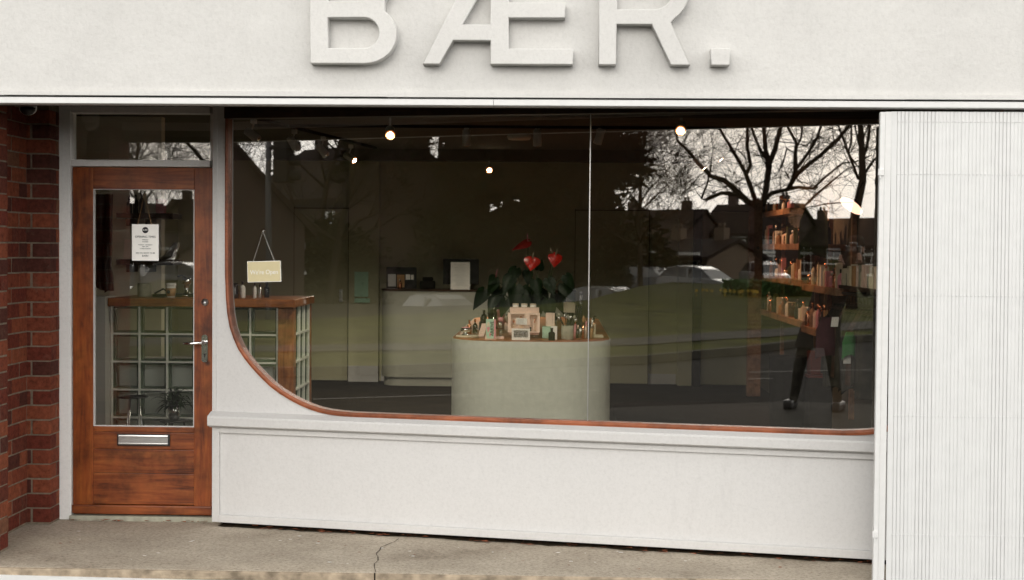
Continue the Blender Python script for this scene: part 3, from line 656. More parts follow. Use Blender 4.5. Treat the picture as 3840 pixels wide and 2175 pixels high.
a = MB(); a.box(-.10, .10, 2.46, 2.60, 1.2005, 1.225, bev=.005); a.obj('tray', 'black', gr)
a = MB(); a.tube([(.0, 2.5, 1.345), (-.03, 2.49, 1.36), (-.06, 2.48, 1.35)], .006, 6); a.obj('handle', 'black', gr)
a = MB(); a.box(-.215, -.12, 2.36, 2.46, 1.2005, 1.222, bev=.003); a.tube([(-.21, 2.4, 1.225), (-.15, 2.42, 1.26), (-.10, 2.41, 1.235)], .007, 6); tag(a.obj('dish', 'matt_black', None), 'low black dish between the stone jar and the coffee cup', 'dish')
jg = thing('jug', 'dark glass jug with handle at the left edge of the window, on the counter', 'jug', (.415, 2.32, 1.2))
a = MB(); a.lathe([(0, 0), (.03, 0), (.034, .03), (.026, .08), (.024, .112), (0, .112)], (.41, 2.32, 1.2), 16); a.obj('body', 'dark_glass', jg)
a = MB(); a.tube([(.43, 2.31, 1.30), (.46, 2.31, 1.295), (.462, 2.31, 1.25), (.438, 2.31, 1.235)], .004, 6); a.obj('handle', 'steel', jg)
for x, y, r, h, m, lab in ((.448, 2.42, .020, .125, 'card', 'white squeeze bottle beside the dark jug on the counter'), (.542, 2.4, .0145, .115, 'plastic_white', 'slim white bottle with black cap, below the open sign'), (.583, 2.4, .013, .106, 'steel', 'slim grey bottle with black cap, below the open sign'), (.612, 2.5, .020, .118, 'dark_glass', 'brown glass bottle, last bottle before the end of the counter')):
    bottle(x, y, 1.2, r, h, m, 'black', lab)
# stool table and plant in front of the counter
tb = thing('plant_stand', 'round wire plant stand with thin legs in front of the glass blocks', 'stand', (-.222, 1.9, 0))
a = MB(); a.lathe([(.095, .503), (.106, .503), (.106, .511), (.095, .511), (.095, .503)], (-.222, 1.9, 0), 28); a.lathe([(0, .500), (.095, .500), (.095, .503), (0, .503)], (-.222, 1.9, 0), 24); a.obj('top', 'black', tb)
for an in (0.4, 2.5, 4.6): a = MB(); a.cyl((-.222+.04*cos(an), 1.9+.04*sin(an), .50), (-.222+.10*cos(an), 1.9+.10*sin(an), 0), .006); a.obj('leg', 'steel', tb)
st_ = thing('plant_stool', 'black three-legged stool under the chrome plant pot', 'stool', (.075, 1.9, 0))
a = MB(); a.lathe([(0, .333), (.10, .333), (.10, .345), (0, .345)], (.075, 1.9, 0), 24); a.obj('seat', 'black', st_)
for an in (0.6, 2.7, 4.8): a = MB(); a.cyl((.075+.07*cos(an), 1.9+.07*sin(an), .333), (.075+.13*cos(an), 1.9+.13*sin(an), 0), .007); a.obj('leg', 'black', st_)
def blade(a, base, az, L, wd, rise, droop, seg=6):
    d = Vector((cos(az), sin(az), 0)); sd_ = Vector((-sin(az), cos(az), 0)); V = []; F = []
    for i in range(seg+1):
        t = i/seg; p = Vector(base)+d*L*t+Vector((0, 0, rise*sin(t*pi*.62)-droop*t*t)); w_ = wd*sin(pi*(.12+.86*t))
        V += [p-sd_*w_+Vector((0, 0, w_*.4)), p, p+sd_*w_+Vector((0, 0, w_*.4))]
    for i in range(seg):
        for k in (0, 1): F.append((i*3+k, i*3+k+1, (i+1)*3+k+1, (i+1)*3+k))
    a.add(V, F, True)
pt = thing('potted_plant', 'leafy green houseplant in a dimpled chrome pot behind the door', 'plant', (.075, 1.9, .345))
a = MB(); a.lathe([(0, 0), (.03, 0), (.045, .03), (.047, .07), (.040, .10), (.036, .10), (.036, .09), (0, .09)], (.075, 1.9, .346), 24); a.obj('pot', 'chrome', pt)
a = MB()
for i in range(46): blade(a, (.075+rnd.uniform(-.02, .02), 1.9+rnd.uniform(-.02, .02), .44), rnd.uniform(0, 6.28), rnd.uniform(.09, .19), rnd.uniform(.009, .015), rnd.uniform(.02, .15), rnd.uniform(.0, .09))
a.obj('leaves', 'leaf', pt)

# island
isl = thing('display_island', 'long sage plaster island counter with rounded front and wooden top, filled with cosmetics', 'counter', (2.59, 4.2, 0))
def stad(x0, x1, y0, y1, r, n=14):
    c = lambda cx, cy, a0: [(cx+r*cos(radians(a0+90*i/n)), cy+r*sin(radians(a0+90*i/n))) for i in range(n+1)]
    return c(x0+r, y0+r, 180)+c(x1-r, y0+r, 270)+c(x1-r, y1-r, 0)+c(x0+r, y1-r, 90)
a = MB(); a.prism(stad(1.985, 3.20, 2.37, 6.1, .42), .0, .8965, axis='z'); b_ = a.obj('base', 'sage', isl)
a = MB(); a.prism(stad(1.991, 3.194, 2.376, 6.094, .414), .897, .900, axis='z'); a.obj('top', 'desk_wood' if 'desk_wood' in M else 'oak_v', isl)
# reception desk
dk = thing('reception_desk', 'tall grey reception desk with rounded left end at the back of the shop', 'desk', (1.6, 8.25, 0))
a = MB(); a.prism(stad(.775, 3.0, 8.05, 8.48, .2), .10, 1.085, axis='z'); a.obj('body', 'desk_grey', dk)
a = MB(); a.prism(stad(.80, 2.98, 8.07, 8.47, .19), 0, .10, axis='z'); a.obj('plinth', 'desk_grey', dk)
a = MB(); a.prism(stad(.765, 3.01, 8.04, 8.49, .21), 1.0855, 1.105, axis='z'); a.obj('top', 'dark_wood', dk)
mn = thing('monitor', 'black computer monitor on the reception desk behind a paper notice', 'monitor', (1.68, 8.25, 1.105))
a = MB(); a.box(1.478, 1.89, 8.22, 8.245, 1.16, 1.452, bev=.006); a.obj('screen', 'black', mn)
a = MB(); a.box(1.66, 1.70, 8.246, 8.26, 1.11, 1.25); a.box(1.58, 1.78, 8.20, 8.34, 1.1055, 1.113); a.obj('stand', 'black', mn)
nc = thing('desk_notice', 'white printed notice standing in front of the black monitor', 'notice', (1.685, 8.1, 1.105))
a = MB(); a.box(1.575, 1.794, 8.10, 8.104, 1.1055, 1.418); a.obj('card', 'card', nc)
a = MB()
for i in range(14): L = rnd.uniform(.03, .085); a.box(1.685-L, 1.685+L, 8.0985, 8.0998, 1.39-i*.0185, 1.3935-i*.0185)
a.obj('printed_text', 'steel', nc)
pd = thing('picture_stand', 'dark framed display stand with small products at the left end of the reception desk', 'display stand', (1.0, 8.25, 1.105))
a = MB(); a.box(.82, 1.168, 8.26, 8.28, 1.1055, 1.352); a.obj('frame', 'black', pd)
a = MB(); a.box(.84, .93, 8.24, 8.259, 1.13, 1.27); a.obj('blue_card', 'steel', pd)
a = MB(); a.box(.945, 1.03, 8.24, 8.259, 1.12, 1.265); a.obj('orange_card', 'kraft', pd)
a = MB(); a.box(1.05, 1.10, 8.20, 8.21, 1.21, 1.27); a.box(1.11, 1.14, 8.20, 8.21, 1.21, 1.265); tag(a.obj('price_cards', 'card', None), 'pair of small white cards on the display stand at the back', 'card')
bottle(.985, 8.2, 1.1055, .022, .115, 'copper', 'chrome', 'small copper bottle with shiny top on the back desk')
a = MB(); a.box(1.215, 1.385, 8.15, 8.3, 1.1055, 1.20, bev=.02); a.box(1.24, 1.36, 8.22, 8.30, 1.20, 1.24, bev=.01); tag(a.obj('card_terminal', 'matt_black', None), 'black printer box on the desk left of the monitor', 'printer')
a = MB(); a.box(.42, .58, 8.47, 8.49, 1.0, 1.29); a.box(.42, .60, 8.478, 8.489, .93, .98); tag(a.obj('wall_poster', 'mint', None), 'pale green poster on the wall left of the reception desk', 'poster')
# ---------------------------------------------------------------- things on the island (top at z = .900)
Z = .9005
a = MB(); a.lathe([(0, 0), (.085, 0), (.090, .006), (.088, .014), (.080, .016), (0, .012)], (2.104, 2.76, Z), 32); tag(a.obj('tray', 'cream', None), 'round cream tray at the left front of the island', 'tray')
cpct = thing('powder_compact', 'round silver powder compact on the cream tray', 'compact', (2.09, 2.75, Z+.015))
a = MB(); a.lathe([(0, 0), (.030, 0), (.034, .008), (.012, .016), (.010, .024), (.036, .030), (.038, .052), (.034, .056), (0, .056)], (2.092, 2.75, Z+.0155), 28); a.obj('body', 'chrome', cpct)
a = MB(); a.lathe([(0, 0), (.030, 0), (.028, .006), (0, .008)], (2.092, 2.75, Z+.072), 24); a.obj('lid', 'rose', cpct)
for i, (x, y, r, h, m, lab) in enumerate(((2.100, 3.08, .017, .12, 'copper', 'gold lidded glass jar behind the cream tray, left one'), (2.145, 3.1, .018, .125, 'clear_glass', 'clear perfume bottle behind the cream tray, right one'), (2.17, 2.95, .022, .06, 'clear_glass', 'short glass tumbler right of the silver compact'), (2.05, 2.98, .016, .03, 'pink', 'tiny pink pot at the far left edge of the island'), (2.13, 3.35, .02, .10, 'dark_glass', 'dark bottle at the left edge of the island behind the perfume bottles'))):
    bottle(x, y, Z, r, h, m, 'copper' if i < 2 else 'steel', lab)
a = MB(); a.box(0, .045, 0, .006, 0, .105, T=lambda v: Vector((2.180+v.x+.28*v.z, 2.85+v.y+.25*v.z, Z+v.z*.95+.06*v.x))); tag(a.obj('leaning_card', 'pink', None), 'dusty pink card leaning left of the mint box', 'card')
mbx = thing('mint_box', 'mint green cosmetics box with ice cream print and vertical black lettering', 'box', (2.3, 2.55, Z))
a = MB(); a.box(2.258, 2.317, 2.55, 2.60, Z+.006, Z+.150, bev=.001); a.obj('carton', 'mint', mbx)
a = MB(); a.box(2.3172, 2.330, 2.552, 2.598, Z+.007, Z+.149); a.obj('side', 'rose', mbx)
a = MB(); a.prism([(2.262, Z+.09), (2.284, Z+.096), (2.288, Z+.082), (2.276, Z+.052), (2.270, Z+.055)], 2.5484, 2.5496); a.prism([(2.282, Z+.045), (2.296, Z+.05), (2.29, Z+.02), (2.284, Z+.022)], 2.5484, 2.5496); a.obj('ice_cream_print', 'rose', mbx)
a = MB(); a.prism([(2.262, Z+.100), (2.268, Z+.125), (2.276, Z+.132), (2.286, Z+.112), (2.284, Z+.097)], 2.5483, 2.5496); a.obj('cream_print', 'cream', mbx)
lettering('lettering', 'ARKIVE', .034, (2.304, 2.5478, Z+.080), UP @ Euler((0, 0, pi/2)).to_quaternion(), 'ink', mbx)
a = MB(); a.box(2.252, 2.262, 2.543, 2.55, Z, Z+.028); a.box(2.262, 2.335, 2.543, 2.549, Z, Z+.005); a.box(2.330, 2.338, 2.543, 2.60, Z, Z+.02); a.obj('tray', 'pink', mbx)
ac = thing('acrylic_stand', 'clear acrylic stand with rose gold pots right of the mint box', 'display stand', (2.36, 2.62, Z))
a = MB(); a.box(2.340, 2.388, 2.60, 2.604, Z+.02, Z+.155); a.box(2.340, 2.388, 2.604, 2.68, Z+.075, Z+.079); a.box(2.340, 2.344, 2.604, 2.68, Z+.02, Z+.155); a.obj('acrylic', 'clear_glass', ac)
a = MB(); a.box(2.336, 2.390, 2.597, 2.685, Z, Z+.019, bev=.002); a.obj('base', 'pink', ac)
a = MB(); a.lathe([(0, 0), (.014, 0), (.014, .045), (0, .045)], (2.36, 2.64, Z+.0795), 16); a.lathe([(0, 0), (.012, 0), (.012, .05), (0, .05)], (2.365, 2.635, Z+.0195), 16); a.obj('pots', 'steel', ac)
a = MB(); a.lathe([(0, 0), (.02, 0), (.022, .03), (0, .035)], (2.363, 2.66, Z+.1255), 16); a.obj('flower', 'rose', ac)
# big pink gift set
gs = thing('gift_set_box', 'large pale pink gift set box with windows showing bottles, centre of the island', 'gift box', (2.54, 2.7, Z))
a = MB()
L0, L1 = 2.417, 2.660
def PB(v): return Vector((v.x, v.y+(v.z-.945)*.25, v.z))
for (x0, x1, z0, z1) in ((L0, 2.440, .947, 1.094), (2.543, 2.583, .947, 1.094), (2.641, L1, .947, 1.094), (2.440, 2.543, 1.084, 1.094), (2.440, 2.543, .947, .979), (2.583, 2.641, 1.080, 1.094), (2.583, 2.641, .947, .955)): a.box(x0, x1, 2.66, 2.70, z0, z1, T=PB)
a.box(L0, L1, 2.701, 2.706, .947, 1.094, T=PB); a.box(2.430, 2.652, 2.74, 2.87, 1.05, 1.132, bev=.004); a.box(2.424, 2.655, 2.69, 2.82, .93, .946); a.obj('carton', 'pink', gs)
a = MB(); a.box(2.43, 2.65, 2.70, 2.82, Z, .9295); a.obj('stand', 'clear_glass', gs)
for x, r, h, z in ((2.461, .014, .055, .981), (2.515, .013, .075, .981), (2.622, .008, .085, .958)):
    b = MB(); b.lathe([(0, 0), (r, 0), (r, h*.6), (r*.5, h*.7), (0, h*.7)], (x, 2.685, z), 14); b.obj('vial', 'clear_glass', gs)
    b = MB(); b.lathe([(0, 0), (r*.62, 0), (r*.5, h*.42), (0, h*.44)], (x, 2.685, z+h*.72), 14); b.obj('vial_cap', 'copper', gs)
b = MB(); b.lathe([(0, 0), (.006, 0), (.006, .03), (0, .03)], (2.59, 2.68, .957), 12); b.obj('nail_varnish', 'ink', gs)
for i, (x, lab) in enumerate(((2.4715, 'white tub on the pink gift box, left of three'), (2.538, 'white tub on the pink gift box, middle of three'), (2.6055, 'white tub on the pink gift box, right of three'))):
    o = thing('cream_tub', lab, 'tub', (x, 2.82, 1.1325), 'white tubs on the pink gift box')
    b = MB(); b.lathe([(0, 0), (.0225, 0), (.0235, .003), (.0235, .018), (0, .018)], (x, 2.82, 1.1325), 20); b.obj('jar', 'card', o)
    b = MB(); b.lathe([(0, 0), (.024, 0), (.024, .009), (.022, .010), (0, .010)], (x, 2.82, 1.151), 20); b.obj('lid', 'cream', o)
pc = thing('price_card', 'small handwritten price card propped on the pink gift box', 'card', (2.52, 2.62, 1.0))
a = MB(); a.box(2.482, 2.564, 2.632, 2.634, 1.008, 1.058, T=lambda v: Vector((v.x, v.y, v.z-.05*(v.x-2.52)))); a.obj('card', 'card', pc)
a = MB()
for i in range(5): a.box(2.490, 2.556-rnd.uniform(0, .02), 2.6308, 2.6316, 1.0485-i*.0085, 1.0495-i*.0085)
a.obj('writing', 'ink', pc)
vb = thing('vial_box', 'white framed box of five silver vials in front of the pink gift box', 'box', (2.52, 2.5, Z))
a = MB()
for (x0, x1, z0, z1) in ((2.453, 2.468, .9005, .984), (2.574, 2.589, .9005, .984), (2.468, 2.574, .972, .984), (2.468, 2.574, .9005, .919)): a.box(x0, x1, 2.50, 2.53, z0, z1)
a.box(2.453, 2.589, 2.5305, 2.534, .9005, .984); a.obj('frame', 'card', vb)
for i in range(5): a = MB(); a.lathe([(0, 0), (.0072, 0), (.0072, .036), (.004, .042), (0, .046)], (2.480+i*.0205, 2.517, .920), 12); a.obj('vial', 'steel', vb)
a = MB(); a.box(2.704, 2.756, 2.75, 2.80, .9915, 1.093, bev=.0015); a.box(2.757, 2.772, 2.752, 2.80, .9915, 1.092); tag(a.obj('carton', 'pink', None), 'tall pale pink carton standing on the pale green box', 'carton')
a = MB(); a.box(2.678, 2.790, 2.70, 2.82, Z, .991, bev=.003); tag(a.obj('storage_box', 'mint', None), 'low pale green box behind the black bottle', 'box')
a = MB(); a.box(2.746, 2.792, 2.60, 2.64, Z, .999, bev=.001); tag(a.obj('carton', 'card', None), 'white carton directly behind the small black bottle', 'carton')
bb = thing('black_bottle', 'small matt black bottle at the front right of the island', 'bottle', (2.7515, 2.5, Z))
a = MB(); a.lathe([(0, 0), (.0235, 0), (.0245, .003), (.0245, .052), (.020, .060), (.010, .065), (.009, .070), (0, .070)], (2.7515, 2.5, Z), 24); a.obj('body', 'matt_black', bb)
a = MB(); a.lathe([(0, 0), (.0105, 0), (.0105, .022), (0, .022)], (2.7515, 2.5, Z+.0705), 16); a.obj('cap', 'black', bb)
bp_ = thing('brush_pot', 'concrete pot of make-up brushes at the front right of the island', 'pot', (2.869, 2.6, Z))
a = MB(); a.lathe([(0, 0), (.044, 0), (.046, .004), (.046, .106), (.043, .106), (.041, .09), (0, .09)], (2.869, 2.62, Z), 28); a.obj('pot', 'stone', bp_)
for i in range(9):
    an = rnd.uniform(0, 6.28); x = 2.869+.022*cos(an); y = 2.62+.022*sin(an); dx, dy = .035*cos(an), .035*sin(an); h = rnd.uniform(.13, .185)
    a = MB(); a.tube([(x, y, Z+.091), (x+dx, y+dy, Z+h)], [.003, .0035], 6); br_ = a.obj('brush', 'black', bp_)
    a = MB(); q = Vector((x+dx, y+dy, Z+h)); a.tube([q, q+Vector((dx*.2, dy*.2, .012)), q+Vector((dx*.35, dy*.35, .028))], [.006, .014, .006], 8); a.obj('bristles', 'stone' if i % 2 else 'steel', br_)
cc = thing('cream_card', 'blank cream card on a black stand right of the plant', 'card', (2.89, 3.3, Z))
a = MB(); a.box(2.842, 2.935, 3.3, 3.303, 1.073, 1.155, T=lambda v: Vector((v.x, v.y, v.z-.04*(v.x-2.89)))); a.obj('card', 'cream', cc)
a = MB(); a.box(2.87, 2.93, 3.304, 3.35, Z, 1.07); a.obj('stand', 'matt_black', cc)
for i, x in enumerate((2.944, 2.962, 2.980)):
    a = MB(); a.tube([(x, 3.2, Z), (x, 3.2, 1.10), (x, 3.2, 1.135)], [.009, .009, .006], 10); o = a.obj('mascara_tube', 'black', None); tag(o, 'black mascara tube right of the cream card, '+('leftmost', 'middle', 'rightmost')[i]+' of three', 'tube', 'black mascara tubes')
cols = ['rose', 'dark_glass', 'steel', 'copper', 'pink', 'black', 'kraft']
labs = ['rose lip gloss tube standing right of the brush pot', 'dark glass bottle between the brush pot and the joint in the glass', 'thin silver tube right of the brush pot', 'copper tube leaning near the joint in the window glass', 'pink tube in the cluster right of the brush pot', 'black pump bottle in the cluster right of the brush pot', 'brown paper tube in the cluster right of the brush pot']
for i, (m, lab) in enumerate(zip(cols, labs)):
    x = 2.925+.021*i; y = 2.75+.05*(i % 3); h = (.155, .10, .12, .175, .13, .14, .11)[i]
    o = thing('cosmetic_tube', lab, 'tube', (x, y, Z)); a = MB(); a.tube([(x, y, Z), (x+.004, y, Z+h*.7)], .0095, 12); a.obj('body', m, o); a = MB(); a.tube([(x+.004, y, Z+h*.7+.0005), (x+.006, y, Z+h)], [.007, .006], 10); a.obj('cap', cols[(i+3) % 7], o)
gt = thing('glass_tumbler', 'tinted glass tumbler of pencils just right of the joint in the window glass', 'tumbler', (3.045, 2.8, Z))
a = MB(); a.lathe([(0, 0), (.031, 0), (.034, .095), (.031, .095), (.029, .006), (0, .006)], (3.045, 2.8, Z), 24); a.obj('glass', 'clear_glass', gt)
for i in range(6): a = MB(); an = i*1.05; a.tube([(3.045+.014*cos(an), 2.8+.014*sin(an), Z+.007), (3.045+.032*cos(an), 2.8+.03*sin(an), Z+.14+.02*(i % 2))], .004, 6); a.obj('pencil', ('copper', 'black', 'steel')[i % 3], gt)
bottle(3.078, 3.0, Z, .017, .15, 'cream', 'black', 'cream bottle with black pump lid at the right edge of the island', pump=True)
a = MB(); a.box(3.070, 3.150, 2.88, 2.97, Z, Z+.010, bev=.002); a.box(3.076, 3.144, 2.885, 2.965, Z+.0105, Z+.020, bev=.002); tag(a.obj('leaflets', 'cream', None), 'small stack of cream leaflets at the right front edge of the island', 'leaflets')
for i, (x, y, z1, lab) in enumerate(((2.245, 3.6, 1.127, 'dark twisted candle left of the plant, shorter one'), (2.287, 3.9, 1.162, 'dark twisted candle left of the plant, taller one'))):
    o = thing('candle', lab, 'candle', (x, y, Z)); a = MB(); a.tube([(x, y, .975), (x-.004, y, 1.05), (x+.003, y, z1-.02), (x, y, z1)], [.018, .024, .016, .004], 10); a.obj('wax', 'matt_black', o)
    a = MB(); a.lathe([(0, 0), (.03, 0), (.03, .006), (.012, .012), (.012, .06), (.024, .074), (0, .074)], (x, y, Z), 18); a.obj('holder', 'copper', o)
a = MB(); a.lathe([(0, 0), (.03, 0), (.034, .15), (.036, .152), (.036, .168), (0, .168)], (2.32, 3.8, Z), 22); tag(a.obj('jar', 'rose', None), 'dusky pink lidded jar between the dark candles and the plant', 'jar')
for i in range(14):
    x = rnd.choice([rnd.uniform(2.12, 2.42), rnd.uniform(2.72, 3.08)]); y = rnd.uniform(3.5, 5.4); side = 'left' if x < 2.5 else 'right'
    bottle(x, y, Z, rnd.uniform(.014, .026), rnd.uniform(.07, .14), rnd.choice(['dark_glass', 'black', 'stone', 'kraft']), 'black', 'small dark bottle far back on the '+side+' side of the island', 'small bottles far back on the '+side+' side of the island')
# anthurium
an_ = thing('anthurium', 'tall anthurium with glossy dark leaves and red heart-shaped flowers on the island', 'plant', (2.56, 3.3, Z))
a = MB(); a.lathe([(0, 0), (.07, 0), (.095, .12), (.10, .17), (.09, .17), (.085, .15), (0, .15)], (2.55, 3.3, Z), 28); a.obj('pot', 'matt_black', an_)
def heart(a, c, nrm, up, L, Wd, curl=.25, seg=9):
    nrm = Vector(nrm).normalized(); up = Vector(up); up = (up-nrm*up.dot(nrm)).normalized(); sx = up.cross(nrm); c = Vector(c); V = []; F = []
    prof = [(-.16, .22), (-.10, .36), (0, .47), (.14, .5), (.30, .46), (.48, .36), (.66, .24), (.84, .11), (1.0, .008)]
    for t, h in prof:
        for q in (-1, -.5, 0, .5, 1):
            tt = t if abs(q) > .01 else max(t, 0)
            V.append(c - up*(tt*L) + sx*(h*Wd*q*1.0) + nrm*((-(abs(q)**1.5)*h*Wd*curl) + curl*L*.5*(t**2)*-1))
    for i in range(len(prof)-1):
        for k in range(4): F.append((i*5+k, i*5+k+1, (i+1)*5+k+1, (i+1)*5+k))
    a.add(V, F, True)
base = Vector((2.55, 3.3, Z+.15)); stm = MB(); lv = MB()
LV = [(2.20, 1.24, .20, -1, .9), (2.29, 1.33, .17, -.6, .6), (2.33, 1.26, .19, -.5, .8), (2.42, 1.36, .18, -.3, .4), (2.46, 1.28, .21, -.2, .8), (2.50, 1.24, .2, .1, .7), (2.57, 1.27, .22, .0, .8), (2.62, 1.33, .17, .2, .5), (2.66, 1.24, .20, .3, .9), (2.72, 1.34, .16, .4, .6), (2.79, 1.22, .20, .7, 1.0), (2.84, 1.30, .19, .8, .7), (2.86, 1.37, .15, .9, .7), (2.46, 1.42, .17, -.3, .1), (2.52, 1.19, .2, -.1, .9), (2.72, 1.17, .19, .4, 1.0), (2.38, 1.17, .17, -.5, 1.0), (2.62, 1.16, .2, .1, 1.0), (2.29, 1.19, .15, -.7, 1.), (2.64, 1.42, .12, .2, -.4), (2.55, 1.40, .14, .0, .1)]
for i, (x, z, L, lean, dn) in enumerate(LV):
    y = 3.3+rnd.uniform(-.28, .12); top = Vector((x, y, z)); mid = (base+top)/2+Vector(((x-2.55)*.25, 0, .10))
    stm.tube([base, mid, top+Vector((0, .01, .01))], [.004, .0035, .003], 6); L *= .9; heart(lv, top, (lean*.6+rnd.uniform(-.3, .3), -1, .5-.4*dn+rnd.uniform(-.1, .3)), (-lean*.5, 0, dn if abs(dn) > .2 else .3), L, L*.72, .22)
stm.obj('stems', 'leaf_light', an_); lv.obj('leaves', 'leaf', an_)
for i, (c, nr, up, L, Wd, m) in enumerate((((2.592, 3.15, 1.505), (.1, -1, .25), (.15, 0, 1), .10, .135, 'spathe'), ((2.552, 3.3, 1.640), (-.3, -.8, .75), (1.0, .2, .25), .15, .10, 'spathe_dark'), ((2.775, 3.15, 1.530), (.25, -1, .15), (.1, .1, 1), .095, .12, 'spathe'), ((2.755, 3.2, 1.545), (-.9, -.5, .1), (-.2, 0, 1), .08, .05, 'spathe'), ((2.30, 3.2, 1.355), (.3, -.8, .5), (.5, 0, .6), .10, .09, 'leaf'))):
    b = MB(); heart(b, c, nr, up, L, Wd, .28); fl = b.obj('flower', m, an_); cc_ = Vector(c)
    b = MB(); nv = Vector(nr).normalized(); b.tube([cc_, cc_+nv*.02+Vector((0, 0, .02)), cc_+nv*.035+Vector((.004, 0, .045))], [.004, .0045, .002], 8); b.obj('spadix', 'cream' if m == 'spathe' else 'rose', fl)
    b = MB(); b.tube([base, (base+cc_)/2+Vector(((c[0]-2.55)*.3, .05, .03)), cc_+Vector((0, .012, 0))], .0035, 6); b.obj('flower_stalk', 'leaf_light', an_)

# ---------------------------------------------------------------- shelves, rail and clothes on the right wall
def shelf_unit(y0, y1, zs, lab):
    o = thing('shelf_unit', lab, 'shelving', (5.05, (y0+y1)/2, 0))
    for (za, yy0, yy1) in zs: a = MB(); a.box(4.94, 5.148, yy0, yy1, za-.028, za+.028, bev=.003); a.obj('shelf', 'shelf_wood', o)
    for y in (y0+.25, y1-.3): a = MB(); a.box(5.11, 5.147, y, y+.045, .25, 2.1); a.obj('upright', 'shelf_wood', o)
    return o
shelf_unit(4.52, 7.0, [(1.954, 5.2, 7.0), (1.618, 4.52, 7.0), (1.294, 4.52, 7.0), (.932, 4.52, 7.0)], 'warm wooden shelves on the right wall, farther unit with four boards')
shelf_unit(2.95, 4.48, [(1.611, 3.6, 4.48), (1.265, 2.95, 4.48), (.90, 3.2, 4.48)], 'warm wooden shelves on the right wall, nearer unit beside the clothes rail')
pa = MB(); pa.box(4.86, 5.0, 7.35, 7.45, 0, 2.2); tag(pa.obj('wooden_post', 'shelf_wood', None), 'reddish wooden post left of the wall shelves', 'post')
rows = [(1.982, 5.3, 6.9, .15, 'top shelf of the farther unit'), (1.646, 4.6, 6.9, .20, 'second shelf of the farther unit'), (1.322, 4.6, 6.9, .20, 'third shelf of the farther unit'), (.960, 4.6, 6.9, .20, 'lowest shelf of the farther unit'), (1.639, 3.65, 4.4, .20, 'upper shelf of the nearer unit'), (1.293, 3.0, 4.4, .20, 'middle shelf of the nearer unit'), (.928, 3.25, 4.4, .22, 'lowest shelf of the nearer unit')]
pm = ['kraft', 'cream', 'dark_glass', 'rose', 'clear_glass', 'pink', 'card', 'copper', 'black', 'garment_green', 'shelf_wood']
for zb, y0, y1, hm, nm in rows:
    y = y0
    while y < y1:
        r = rnd.uniform(.018, .034); h = rnd.uniform(.45, 1)*hm; x = 4.975+rnd.uniform(0, .03); m = rnd.choice(pm)
        if rnd.random() < .6: bottle(x, y, zb+.0005, r, h, m, rnd.choice(['black', 'copper', 'steel']), 'small bottle standing in the row on the '+nm, 'bottles on the '+nm)
        else: a = MB(); a.box(x-r, x+r, y-r, y+r, zb+.0005, zb+h, bev=.002); tag(a.obj('carton', m, None), 'small carton standing in the row on the '+nm, 'carton', 'cartons on the '+nm)
        y += 2*r+rnd.uniform(.015, .10)
for i, (y, an) in enumerate(((3.72, .30), (3.80, .18), (3.9, -.1))):
    a = MB(); a.box(-.004, .004, -.05, .05, 0, .30-.04*i, T=lambda v, y=y, an=an: Vector((4.965+v.x, y+v.y*.6-an*v.z, 1.64+v.z))); tag(a.obj('folder', ('cream', 'matt_black', 'kraft')[i], None), ('cream', 'black', 'brown')[i]+' folder leaning at the near end of the second wooden shelf', 'folder')
cr_ = thing('clothes_rail', 'black clothes rail on the right wall under a shelf of cartons', 'clothes rail', (5.0, 2.2, 1.27))
a = MB(); a.cyl((4.99, 1.3, 1.262), (4.99, 2.92, 1.262), .012); a.cyl((4.99, 1.4, 1.262), (5.148, 1.4, 1.262), .01); a.cyl((4.99, 2.85, 1.262), (5.148, 2.85, 1.262), .01); a.obj('rail', 'black', cr_)
a = MB(); a.box(4.95, 5.148, 1.3, 2.9, 1.30, 1.325, bev=.003); a.obj('shelf', 'dark_wood', cr_)
y = 1.4
while y < 2.9:
    r = rnd.uniform(.02, .04); h = rnd.uniform(.07, .17); a = MB(); a.box(5.0-r, 5.0+r, y-r, y+r, 1.3255, 1.3255+h, bev=.002); tag(a.obj('carton', rnd.choice(['pink', 'kraft', 'cream', 'stone']), None), 'small carton in the row on the shelf above the clothes rail', 'carton', 'cartons above the clothes rail'); y += 2*r+rnd.uniform(.01, .05)
def garment(x, y, ztop, w_, h, m, name, lab, cat, group=None, fold=4, th=.03):
    o = thing(name, lab, cat, (x, y, ztop), group); a = MB(); n = 14; V = []; F = []; ph = rnd.uniform(0, 6)
    R_ = 10
    for j in range(R_+1):
        t = j/R_; ww_ = w_*(.55+.45*min(1, t*5))*(1+.10*t)
        for i in range(n):
            an = 2*pi*i/n; V.append((x+ww_*.5*cos(an)*(1+.05*sin(fold*an+ph)), y+th*sin(an)*(.6+t)*(1+.35*sin(fold*an+ph+t)), ztop-.05*min(1, t*4)*abs(cos(an))-h*t*(1+.03*sin(3*an+ph) if j == R_ else 1)))
    for j in range(R_):
        for i in range(n): k = (i+1) % n; F.append((j*n+i, j*n+k, (j+1)*n+k, (j+1)*n+i))
    F.append(tuple(range(n))); a.add(V, F, True); a.obj('cloth', m, o)
    b = MB(); b.tube([(x-w_*.4, y, ztop-.03), (x, y, ztop+.02), (x+w_*.4, y, ztop-.03)], .004, 5); b.tube([(x, y, ztop+.02), (x, y, ztop+.055), (x+.012, y, ztop+.07)], .003, 5); b.obj('hanger', 'dark_wood', o); return o
ms = ['garment', 'garment', 'matt_black', 'garment', 'dark_wood', 'garment', 'garment', 'matt_black', 'garment', 'dark_wood', 'garment', 'garment', 'garment', 'matt_black']
for i, m in enumerate(ms): garment(4.99, 1.42+i*.105, 1.185, .34, .52+rnd.uniform(-.05, .07), m, 'garment', 'dark garment hanging on a hanger in the row under the black rail', 'garment', 'dark garments on the clothes rail')
garment(4.78, 2.39, 1.10, .17, .26, 'garment_pink', 'pink_bag', 'dusty pink cloth bag hanging below the clothes rail', 'bag')
